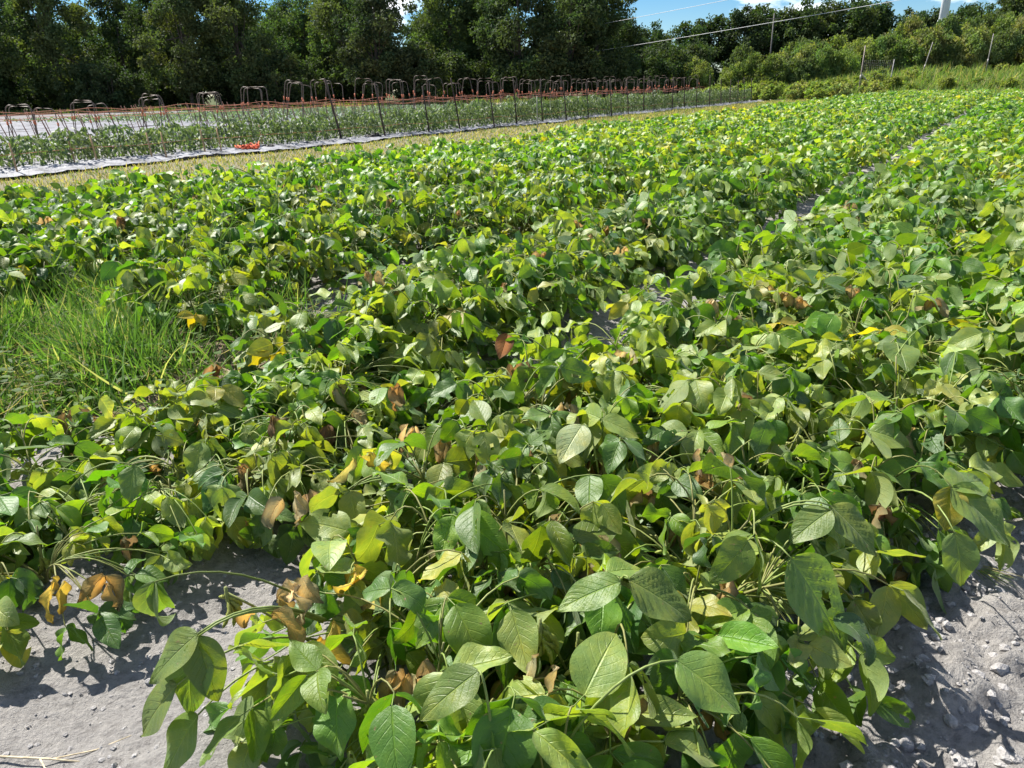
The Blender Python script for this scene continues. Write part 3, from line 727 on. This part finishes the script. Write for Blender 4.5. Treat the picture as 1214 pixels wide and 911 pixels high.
for ri, sc in enumerate((-17.7, -18.7, -19.8)):
    l = 5.2
    while l < 61:
        s = sc + rng.normal(0, .05); x, y = W2(s, l + rng.normal(0, .06)); d, px, py = depth_of(x, y, .3)
        l += .52 if ri < 2 else .8
        if px < -60: continue
        v = int(rng.integers(6)); o = pp[v] if v not in usedp else copy_tree(pp[v]); usedp.add(v)
        o.location = (x, y, GZ(x, y)); o.rotation_euler = (0, 0, rng.random() * 6.28); k = rng.uniform(.85, 1.12); o.scale = (k, k, k * rng.uniform(.9, 1.15) * (1 + .22 * float(sstep(l, 14, 30))))
        tag(o, ['dark green pepper plant on the plastic mulch beside the grassy track', 'dark pepper plant in the second row from the track', 'dark pepper plant in the third row, right before the wire hoops'][ri], 'pepper plant', ['pepper plants in the row by the track', 'pepper plants in the second row', 'pepper plants in the third row'][ri]); np_ += 1
print('peppers', np_)

# plastic mulch film with crumpled surface
def film(name, s0, s1, l0, l1, ns, nl, amp, label, group=None, lift=.02):
    S, Lg = np.meshgrid(np.linspace(s0, s1, ns), np.linspace(l0, l1, nl))
    edge = (vnoise(Lg * .7 + s0, Lg * 0 + 3) - .5) * (.35 if amp < .04 else .7) - (0 if amp < .04 else .35 * sstep(Lg, 16, 24))
    S = S + edge * np.linspace(0, 1, ns)[None] ** 2
    x, y = W2(S, Lg)
    z = ground_z(x, y) + lift + amp * (vnoise(x * 4, y * 4) + .6 * vnoise(x * 11, y * 11)) + amp * 1.5 * np.sin(np.linspace(0, PI, ns))[None]
    idx = np.arange(S.size).reshape(S.shape)
    mb = MB(); mb.add(np.stack([x, y, z], -1).reshape(-1, 3), np.stack([idx[:-1, :-1], idx[:-1, 1:], idx[1:, 1:], idx[1:, :-1]], -1).reshape(-1, 4))
    return tag(mb.build(name, M_PLASTIC), label, 'plastic mulch', group)
film('plastic_mulch', -18.3, -16.75, 3, 62, 14, 620, .05, 'crinkled silver plastic film under the pepper row by the track').data.materials[0] = M_FILM
film('plastic_mulch', -19.9, -18.6, 3, 62, 8, 300, .03, 'silver plastic film under the second pepper row')
strips = []
for i, sc in enumerate(np.arange(-24.2, -62, -2.3)):
    film('plastic_mulch', sc - .75, sc + .75, 4, min(70, (72 + sc * .5475) / .8368 ), 6, 160, .03, 'long pale silver mulch strip behind the wire hoops', 'silver mulch strips behind the hoops', .05)
# pale crop on those strips
mb = MB(); n = 15000
k = rng.integers(0, 16, n); s = -24.2 - 2.3 * k + rng.normal(0, .25, n); l = 26 + 42 * rng.random(n) ** .8; kp = l * .8368 - s * .5475 < 72; s = s[kp]; l = l[kp]; n = len(s); x, y = W2(s, l)
b = np.stack([x, y, ground_z(x, y) + .06 + rng.uniform(0, .12, n)], -1)
leaves(mb, b, norm(dirs(n) + [0, 0, .9]), norm(dirs(n) + [0, 0, .6]), rng.uniform(.18, .36, n), rng.uniform(.07, .13, n), .8, .4, .05, np.array([.12, .165, .13]) * rng.uniform(.7, 1.3, (n, 1)), 3, 2, 'lance')
tag(mb.build('crop_foliage', M_PEP), 'low blue-green crop on the far mulch strips', kind='stuff')
# drip hose on the film's edge
mb = MB(); ls = np.linspace(4, 60, 120); ss = -16.78 + .12 * np.sin(ls * .6) + .08 * np.sin(ls * 1.7); x, y = W2(ss, ls)
tube(mb, np.stack([x, y, ground_z(x, y) + .05], -1), .016, 6); tag(mb.build('drip_hose', M_HOSE), 'black drip hose along the outer side of the silver film', 'hose')
# crumpled orange netting and black bundle on the film
def at(px, py, z):
    d = fw * 883 + RR * (px - 607) + UU * (455.5 - py); t = (z - CAMH) / d[2]; return np.array([0, 0, CAMH]) + d * t
x, y = -8.35 + 1.5, 19.6
def heap(name, s, l, R, H, m_, label, cat, col):
    x, y = W2(s, l); mb = MB()
    for k in range(26):
        a = rng.random() * 6.28; n = 9
        p = np.stack([R * np.cos(a + np.linspace(0, 3, n)) * rng.uniform(.3, 1) + rng.normal(0, .03, n), R * .7 * np.sin(a + np.linspace(0, 3, n)) * rng.uniform(.3, 1) + rng.normal(0, .03, n), np.abs(rng.normal(0, H * .5, n)) + .02], -1)
        tube(mb, p, .014, 4, np.array(col) * rng.uniform(.7, 1.2))
    return tag(mb.build(name, m_, loc=(x, y, GZ(x, y) + .06)), label, cat)
heap('twine_bundle', -17.1, 13.6, .32, .14, M_TWINE, 'tangled heap of orange twine dropped on the silver film', 'twine', (.75, .14, .06))
heap('hose_bundle', -17.15, 14.3, .22, .08, M_HOSE, 'small black coil lying next to the orange twine heap', 'hose coil', (1, 1, 1))
heap('hose_bundle', -17.2, 18.6, .25, .12, M_HOSE, 'black crumpled bundle under the peppers by the bare film', 'hose coil', (1, 1, 1))

# ------------------------------------------------------------------ stakes, hoops and twine
def stake(x, y, h, tx, ty, r, col, label, group, cat='stake', m_=None):
    z = GZ(x, y); mb = MB()
    n = 5; t = np.linspace(0, 1, n)
    p = np.stack([tx * t, ty * t, -.15 + (h + .15) * t], -1) + rng.normal(0, .004, (n, 3))
    tube(mb, p, np.linspace(r * 1.1, r * .85, n), 6, col)
    return tag(mb.build('wooden_stake', m_ or M_WOOD, loc=(x, y, z)), label, cat, group)
for i, (px, py) in enumerate([(23, 210), (91, 201), (117, 199), (182, 193), (199, 192), (245, 187), (264, 185), (313, 178), (370, 170)]):
    P = at(px, py, 0)
    stake(P[0], P[1], .66, -.06, .04, .018, np.array([.42, .27, .15]) * rng.uniform(.8, 1.1), f'short tan stake before the pepper row, {ORDN[i]} from the picture edge', 'tan stakes in front of the peppers')
    s, l = SL(P[0], P[1])
P = at(637, 153, 0); stake(P[0], P[1], 1.15, 0, 0, .02, (.3, .29, .25), 'lone upright grey stake at the track side of the peppers', None)
l = 17.5; i = 0
while l < 62:
    x, y = W2(-17.3 + rng.normal(0, .08), l)
    stake(x, y, rng.uniform(1.55, 1.95), -.16 * D[0] * 2 + rng.normal(0, .06), -.3 * D[1] + rng.normal(0, .06), .030, np.array([.060, .042, .036]) * rng.uniform(.8, 1.3), f'dark leaning pole rising out of the peppers, {ORDN[i]} counted from the camera', 'dark leaning poles in the peppers', 'pole'); i += 1
    l += rng.uniform(1.7, 2.5)
for k, sc in enumerate((-23.3, -25.1, -27.0)):
    l = 7.5 + .4 * k
    while l < 60:
        x, y = W2(sc + rng.normal(0, .06), l)
        stake(x, y, rng.uniform(.95, 1.25), -.28 + rng.normal(0, .06), rng.normal(-.05, .08), .013, np.array([.20, .10, .07]) * rng.uniform(.7, 1.3), f'thin slanting reddish stick over the pale mulch, {["first", "second", "third"][k]} line behind the hoops', f'thin sticks, {["first", "second", "third"][k]} line behind the hoops', 'stick')
        l += .55 if l < 30 else 1.2
nh = 0
HP = MB()
def hoop_mesh(h, w):
    mb = MB(); n = 7; rc = .13
    pts = [[-w * .53, 0, -.15], [-w / 2, 0, h * .5], [-w * .46, 0, h - rc]]
    for a in np.linspace(PI, PI / 2, 5)[1:]: pts.append([-w * .46 + rc + rc * math.cos(a), 0, h - rc + rc * math.sin(a)])
    for a in np.linspace(PI / 2, 0, 5): pts.append([w * .46 - rc + rc * math.cos(a), 0, h - rc + rc * math.sin(a)])
    pts += [[w / 2, 0, h * .5], [w * .56, 0, -.15]]
    tube(mb, pts, .0125, 6, (.13, .095, .075))
    return mb
for k, (sc, l0, step, h) in enumerate(((-20.6, 8.0, 2.2, 1.95), (-21.6, 9.0, 2.4, 1.85), (-22.6, 8.6, 2.7, 1.8))):
    l = l0; hk = -1
    while l < 58:
        hk += 1; x, y = W2(sc + rng.normal(0, .1), l); hh = h * rng.uniform(.92, 1.05) * (.70 + .30 * float(sstep(l, 9, 22)))
        r = empty('wire_hoop', (x, y, GZ(x, y)), -AZ + .35 + rng.normal(0, .2), f'bent wire hoop, {ORDN[hk]} from the camera in the {["nearest", "middle", "rearmost"][k]} line of hoops', 'hoop', f'wire hoops of the {["nearest", "middle", "rearmost"][k]} line')
        r.rotation_euler[1] = rng.normal(.02, .08); r.rotation_euler[0] = rng.normal(0, .09)
        wd_ = rng.uniform(.62, .8); hoop_mesh(hh, wd_).build('wire', M_METAL, r)
        for sx in (-1, 1):
            mb = MB(); tube(mb, [[sx * wd_ * .49, 0, hh * .66], [sx * wd_ * .49, 0, hh * .72]], .024, 6, (.55, .17, .09)); mb.build('knot', M_TWINE, r)
        nh += 1
        l += step * .72 * rng.uniform(.8, 1.2)
print('hoops', nh)
for k, (s, z, sag) in enumerate([(-20.4, 1.22, .05), (-20.15, 1.08, .06), (-21.4, 1.18, .06), (-22.4, 1.1, .05), (-17.45, .42, .03), (-23.3, 1.0, .05)]):
    ls = np.linspace(6, 60, 240); x, y = W2(s + .03 * np.sin(ls * 3), ls)
    mb = MB(); tube(mb, np.stack([x, y, ground_z(x, y) + z + sag * np.sin(ls * 2.3 + k) * .5 - sag * np.abs(np.sin(ls * 1.1))], -1), .006 if k != 4 else .005, 4, (.5, .2, .12))
    tag(mb.build('twine_line', M_TWINE), ['upper orange twine strung along the nearest hoops', 'lower orange twine strung along the nearest hoops', 'orange twine strung along the middle hoops', 'orange twine strung along the rearmost hoops', 'thin orange twine tied along the front pepper plants', 'orange twine tied along the thin slanting sticks'][k], 'twine')

# ------------------------------------------------------------------ trees
def crown_mesh(h, R, base, nclump, nleaf, q, tone, flat=.8, up=.25):
    mb = MB()
    cz = (h + base) / 2; rz = (h - base) / 2
    a = rng.random(nclump) * 2 * PI; ct = rng.uniform(-1, 1, nclump); stt = np.sqrt(1 - ct ** 2)
    rr = rng.uniform(.45, 1.0, nclump) ** .6
    lob = .8 + .35 * np.sin(a * 3 + rng.random() * 6) * np.sin(ct * 4 + rng.random() * 6)
    cc = np.stack([R * rr * stt * np.cos(a) * lob, R * rr * stt * np.sin(a) * lob, cz + rz * rr * ct], -1)
    cr = R * rng.uniform(.16, .34, nclump)
    for i in range(nclump):
        p = norm(rng.normal(size=(nleaf, 3))) * (rng.random((nleaf, 1)) ** .45) * cr[i] * np.array([1, 1, flat]) + cc[i]
        c = np.array(tone) * rng.uniform(.72, 1.3) * rng.uniform(.8, 1.2, (nleaf, 1))
        c[:, 0] *= rng.uniform(.85, 1.25)
        d = norm(rng.normal(size=(nleaf, 3)) + [0, 0, -.3])
        leaves(mb, p, d, norm(rng.normal(size=(nleaf, 3)) + [0, 0, up * 3]), q * rng.uniform(.7, 1.3, nleaf), q * .62 * rng.uniform(.7, 1.3, nleaf), .6, .4, .0, c, 2, 2, 'lance')
    return mb, cc
def trunk_mesh(h, r, cc):
    mb = MB(); n = 8; t = np.linspace(0, 1, n)
    p = np.stack([.25 * np.sin(t * 3), .2 * np.sin(t * 2.3 + 1) - .17, -.3 + t * h * .8], -1); tube(mb, p, r * (1.15 - .85 * t), 9)
    for i in rng.choice(len(cc), min(12, len(cc)), False):
        k = rng.integers(2, 6); tube(mb, arc(p[k], cc[i], -.15, 6), np.linspace(r * .4, r * .1, 6), 6)
    return mb
def tree_proto(name, h, R, base, tone, ncl, nlf, q):
    cm, cc = crown_mesh(h, R, base, ncl, nlf, q, tone); r = empty(name, (0, 0, 0))
    c = cm.build('crown', M_TREE, r); t = trunk_mesh(h, h * .017, cc).build('trunk', M_BARK, r); reg(r, c, t); return r
def place(protos, used_, i, x, y, k, label, cat, group, kz=None):
    o = protos[i] if i not in used_ else copy_tree(protos[i]); used_.add(i)
    o.location = (x, y, GZ(x, y)); o.rotation_euler = (0, 0, rng.random() * 6.28); o.scale = (k, k, kz or k); tag(o, label, cat, group); return o
big = [tree_proto('broadleaf_tree', 14, 4.6, .6, [(.044, .072, .032), (.054, .086, .034), (.040, .066, .034), (.048, .076, .028), (.062, .090, .036)][v], 95, 200, .34) for v in range(5)]  # crown tones carry extra blue, painting in haze and sky light
ub = set()
# the long dark tree line
xs = np.linspace(-92, 8, 19)
for i, xx in enumerate(xs):
    y = 99 + 7 * math.sin(i * 1.7) + rng.normal(0, 2.)
    k = rng.uniform(.97, 1.13) * (1.0 if i % 4 else .93)
    place(big, ub, int(rng.integers(5)), xx + rng.normal(0, 1), y, k, f'tall dark broadleaf tree behind the hoops, {ORDN[i]} along the wall from its left end', 'tree', 'dark trees behind the hoops')
for i, xx in enumerate(np.linspace(-98, 12, 19)):
    place(big, ub, int(rng.integers(5)), xx + rng.normal(0, 2), 116 + rng.normal(0, 3), rng.uniform(.88, 1.02), 'dark tree standing deeper in the wood behind the hoops', 'tree', 'trees deeper in the wood')
place(big, ub, 1, 11.5, 99, 1.08, 'last dark tree at the open end of the tree wall, beside the cables', 'tree', None)
for i, xx in enumerate(np.linspace(-106, 22, 16)):
    place(big, ub, int(rng.integers(5)), xx + rng.normal(0, 2), 134 + rng.normal(0, 4), rng.uniform(.85, .98), 'dark tree at the back of the wood behind the hoops', 'tree', 'trees at the back of the wood')
# undergrowth at the foot of the wood
def bush_proto(name, h, R, tone, ncl, nlf, q):
    cm, cc = crown_mesh(h, R, 0., ncl, nlf, q, tone, .9, .3); r = empty(name, (0, 0, 0))
    c = cm.build('crown', M_TREE, r); mb = MB()
    for i in rng.choice(len(cc), 6, False): tube(mb, arc([rng.normal(0, .1), rng.normal(0, .1), -.1], cc[i], .1), np.linspace(.05, .012, 6), 5)
    t = mb.build('stem', M_BARK, r); reg(r, c, t); return r
und = [bush_proto('understory_bush', 5.6, 3.3, t, 40, 120, .34) for t in ((.032, .052, .022), (.040, .062, .024), (.044, .066, .028))]
uu_ = set()
for i, xx in enumerate(np.linspace(-90, 16, 40)):
    place(und, uu_, int(rng.integers(3)), xx + rng.normal(0, 1), 95 + rng.normal(0, 2) + 3 * math.sin(i), rng.uniform(.7, 1.15), 'shady understory bush at the foot of the dark tree wall', 'bush', 'bushes under the dark trees')
for i, xx in enumerate(np.linspace(-100, 20, 34)):
    place(und, uu_, int(rng.integers(3)), xx + rng.normal(0, 1), 108 + rng.normal(0, 1.5), rng.uniform(.9, 1.3), 'dark bush filling the gaps between the trunks of the wood', 'bush', 'bushes between the trunks')
# paler wood farther off
mid = [tree_proto('broadleaf_tree', 13, 4.4, .5, t, 90, 110, .5) for t in ((.036, .062, .022), (.042, .068, .024), (.034, .058, .026))]
um = set()
for i, (xx, yy, k) in enumerate([(xx, yy, k * (.78 if xx > 72 else 1)) for (xx, yy, k) in [(22, 142, .82), (27, 146, .9), (32, 140, .88), (37, 146, .98), (42, 143, 1.03), (47, 147, 1.1), (52, 144, 1.12), (57, 149, 1.15), (62, 146, 1.2), (67, 150, 1.16), (73, 148, 1.2), (79, 152, 1.22), (85, 150, 1.2), (92, 154, 1.22), (100, 152, 1.25), (108, 156, 1.25), (117, 155, 1.3), (25, 132, .5), (31, 130, .55), (18, 138, .8)]]):
    place(mid, um, int(rng.integers(3)), xx, yy, k, 'mid green tree in the farther wood under the cables', 'tree', 'trees of the farther wood')
place(mid, um, 1, 88, 140, 1.15, 'taller tree next to the grey mast', 'tree', None)
for (xx, yy, k) in ((19, 104, 1.0), (22, 111, 1.2), (26, 118, 1.3), (30, 124, 1.3)):
    place(und, uu_, int(rng.integers(3)), xx, yy, k, 'dark bush in the gap between the tree wall and the thicket', 'bush', 'bushes between tree wall and thicket')
# thicket of lighter shrubs
shr = [bush_proto('thicket_shrub', 5.5, 3.2, t, 60, 120, .36) for t in ((.12, .168, .048), (.135, .178, .056), (.098, .148, .046), (.088, .134, .05), (.145, .175, .066))]
us = set()
def thicket(xa, ya, xb, yb, n, k0, k1, lb, gp, kz0, kz1):
    for i in range(n):
        t = (i + .5) / n
        place(shr, us, int(rng.integers(5)), xa + (xb - xa) * t + rng.normal(0, .8), ya + (yb - ya) * t + rng.normal(0, 1.2), rng.uniform(.85, 1.15) * (k0 + (k1 - k0) * t), lb, 'shrub', gp, rng.uniform(.85, 1.15) * (kz0 + (kz1 - kz0) * t))
thicket(26, 104, 96, 100, 30, .62, .85, 'light green shrub in the front of the thicket behind the weeds', 'shrubs in front of the thicket', .75, 1.25)
thicket(31, 112, 104, 108, 26, .75, 1.05, 'taller yellow-green shrub deep in the thicket', 'shrubs deep in the thicket', .95, 1.85)
thicket(40, 122, 112, 116, 22, .9, 1.15, 'tallest shrub at the crest of the thicket', 'shrubs on the crest of the thicket', 1.15, 2.25)
x0, y0 = 74, 93
dk = bush_proto('thicket_shrub', 5.5, 3.2, (.028, .05, .022), 60, 120, .36)
dk.location = (67, 92, GZ(67, 92)); dk.scale = (.9, .9, .95); tag(dk, 'round dark green shrub in front of the paler thicket near the second lone pole', 'shrub')
# weeds on the bank
wd = [bush_proto('weed_clump', 1.7, 1.05, t, 34, 50, .26) for t in ((.16, .23, .05), (.18, .25, .06), (.20, .24, .08))]
uw = set()
for i in range(60):
    s, l = rng.uniform(-25, -8), rng.uniform(64, 88)
    x, y = W2(s, l); place(wd, uw, int(rng.integers(3)), x, y, rng.uniform(.3, .95), 'bushy green weed clump at the far end of the pepper rows', 'weed', 'weed clumps at the end of the pepper rows')
for i in range(60):
    s, l = rng.uniform(-12, 14), rng.uniform(78, 97)
    x, y = W2(s, l); place(wd, uw, int(rng.integers(3)), x, y, rng.uniform(.3, .75), 'tall weed clump on the bank beyond the bean field', 'weed', 'weed clumps on the far bank')
mb = MB(); n = 42000
s = rng.uniform(-26, 16, n); l = rng.uniform(71, 96, n); x, y = W2(s, l)
blades(mb, x, y, rng.uniform(.35, 1.25, n) * (.3 + .7 * sstep(l, 70, 82)) * (.35 + 1.2 * vnoise(s * .7, l * .7)), rng.uniform(.05, .11, n), gcol(n, [.28, .26, .24, .13, .09]), .35, 2)
tag(mb.build('bank_grass', M_GRASS), 'tall rank grass on the bank beyond the field', kind='stuff')
mb = MB(); n = 9000
x = rng.uniform(-80, 60, n); y = 84 + rng.uniform(0, 8, n); blades(mb, x, y, rng.uniform(.2, .7, n), rng.uniform(.06, .1, n), gcol(n, [.3, .3, .2, .1, .1]), .35, 2)
tag(mb.build('wood_edge_grass', M_GRASS), 'rough grass along the foot of the wood', kind='stuff')

# ------------------------------------------------------------------ poles, netting, mast and cables
def lone(px, py0, px1, py1, Y, r, label, name='fence_pole', mtl=None, col=(.30, .28, .25)):
    d0 = fw * 883 + RR * (px - 607) + UU * (455.5 - py0); d1 = fw * 883 + RR * (px1 - 607) + UU * (455.5 - py1)
    A = np.array([0, 0, CAMH]) + d0 * (Y / d0[1]); B = np.array([0, 0, CAMH]) + d1 * (Y / d1[1])
    base = np.array([A[0], A[1], GZ(A[0], A[1])]); 
    dirn = (B - A) / max(B[2] - A[2], .1); base = A + dirn * (base[2] - A[2])
    o = empty(name, tuple(base), 0, label, 'pole')
    mb = MB(); tube(mb, [-dirn * .2, (B - base) * .5, B - base], [r, r, r * .8], 7, col); mb.build('shaft', mtl or M_WOOD, o)
    mb = MB(); tube(mb, [(B - base) * .33, (B - base) * .42], [r * 1.5, r * 1.5], 7, (.42, .38, .34)); mb.build('sleeve', mtl or M_WOOD, o)
    return base, B, o
lone(1094, 86, 1106, 50, 80, .042, 'thin pale pole leaning among the weeds before the thicket')
lone(1170, 78, 1178, 40, 80, .042, 'thin pale pole beside the dark round shrub')
b0, B0, fr = lone(1017, 113, 1026, 54, 72, .05, 'leaning pole with a diagonal brace and wire netting', 'netting_frame', None, (.33, .27, .23))
mb = MB(); tube(mb, [(B0 - b0) * .45, np.array([2.4, 1.0, 0.])], .04, 6, (.4, .37, .33)); mb.build('brace', M_WOOD, fr)
mb = MB(); tube(mb, [[3.4, 1.4, -.1], [3.5, 1.4, 3.0]], .04, 6, (.3, .29, .28)); mb.build('post', M_WOOD, fr)
mb = MB()
ex = np.array([3.5, 1.4, 0]); 
for k in range(15):
    z = .1 + k * .2; tube(mb, [np.array([.15 * z / 2, 0, z]), ex + [0, 0, z]], .004, 4)
for k in range(17):
    t = k / 16; tube(mb, [ex * t + [0, 0, .05], ex * t + [0, 0, 2.95]], .004, 4)
mb.build('netting', M_NET, fr)
# grey mast
X = 96.; Y = 127.
d = fw * 883 + RR * (1119 - 607) + UU * (455.5 - 18); P = d * (Y / d[1])
o = empty('steel_mast', (P[0], Y, GZ(P[0], Y)), 0, 'pale grey steel mast rising behind the thicket', 'mast')
mb = MB(); tube(mb, [[0, 0, -.5], [0, 0, 16], [0, 0, 34]], [.68, .6, .45], 20); mb.build('shaft', M_TOWER, o)
for z in (8., 14.2, 15.9, 24.):
    mb = MB(); tube(mb, [[0, 0, z - .14], [0, 0, z + .14]], [.74, .74], 20); mb.build('flange', M_TOWER, o)
# utility pole and two cables
def ray_at(px, py, Y):
    d = fw * 883 + RR * (px - 607) + UU * (455.5 - py); return np.array([0, 0, CAMH]) + d * (Y / d[1])
o = empty('utility_pole', (52.5, 134, GZ(52.5, 134)), 0, 'thin wooden utility pole in front of the farther wood', 'utility pole')
zt = float(ray_at(918, 16, 134)[2]); xt = float(ray_at(918, 16, 134)[0]); o.location.x = xt; zt -= o.location.z
mb = MB(); tube(mb, [[0, 0, -.5], [0, 0, zt]], [.14, .09], 8, (.14, .13, .12)); mb.build('shaft', M_WOOD, o)
mb = MB(); tube(mb, [[-1.2, -.2, zt - .8], [1.2, -.2, zt - .8]], .05, 6, (.14, .13, .12)); mb.build('crossarm', M_WOOD, o)
for k, (a, b, lb) in enumerate([((640, 71, 104), (1330, -48, 60), 'lower pale cable crossing in front of the farther wood'), ((640, 42, 104), (1330, -98, 60), 'upper pale cable crossing in front of the clouds')]):
    A, B = ray_at(*a), ray_at(*b); mb = MB(); tube(mb, arc(A, B, -.25, 30), .022, 5); tag(mb.build('overhead_cable', M_CABLE), lb, 'cable')

# ------------------------------------------------------------------ sky and sun
w = bpy.data.worlds.new('World'); scene.world = w; w.use_nodes = True
t = w.node_tree; t.nodes.clear(); g = NT(t)
sky = g.n('ShaderNodeTexSky'); sky.sky_type = 'NISHITA'; sky.sun_disc = False; sky.sun_elevation = SUN_EL; sky.sun_rotation = SUN_AZ
sky.air_density = .9; sky.dust_density = .05; sky.ozone_density = 5.0
tc = g.n('ShaderNodeTexCoord'); mp = g.n('ShaderNodeMapping'); mp.inputs['Scale'].default_value = (1, 1, 2.6); g.set(mp, 'Vector', tc.outputs['Generated'])
cn = g.noise(4.2, 8, .58, mp.outputs[0])
cl = g.ramp(cn, [(.54, (0, 0, 0)), (.62, (1, 1, 1))])
hs = g.n('ShaderNodeHueSaturation'); hs.inputs['Saturation'].default_value = 1.35; hs.inputs['Value'].default_value = 1.12; g.set(hs, 'Color', sky.outputs[0])
colr = g.mix(cl, hs.outputs[0], (18, 18.2, 18.6, 1))
bg = g.n('ShaderNodeBackground'); g.set(bg, 'Color', colr); bg.inputs['Strength'].default_value = .05
g.set(g.n('ShaderNodeOutputWorld'), 'Surface', bg.outputs[0])
sd = bpy.data.lights.new('sun', 'SUN'); sd.energy = 5.0; sd.angle = math.radians(.53); sd.color = (1, .955, .88)
so = bpy.data.objects.new('sun', sd); C.objects.link(so)
v = Vector((math.sin(SUN_AZ) * math.cos(SUN_EL), math.cos(SUN_AZ) * math.cos(SUN_EL), math.sin(SUN_EL)))
so.rotation_euler = v.to_track_quat('Z', 'Y').to_euler(); so.location = (-30, 20, 60)
scene.view_settings.view_transform = 'Standard'; scene.view_settings.look = 'None'; scene.view_settings.gamma = 1; scene.view_settings.use_curve_mapping = False
scene.view_settings.exposure = 1.2
scene.cycles.max_bounces = 8; scene.cycles.transmission_bounces = 4; scene.cycles.diffuse_bounces = 4; scene.cycles.glossy_bounces = 2
scene.cycles.use_denoising = True
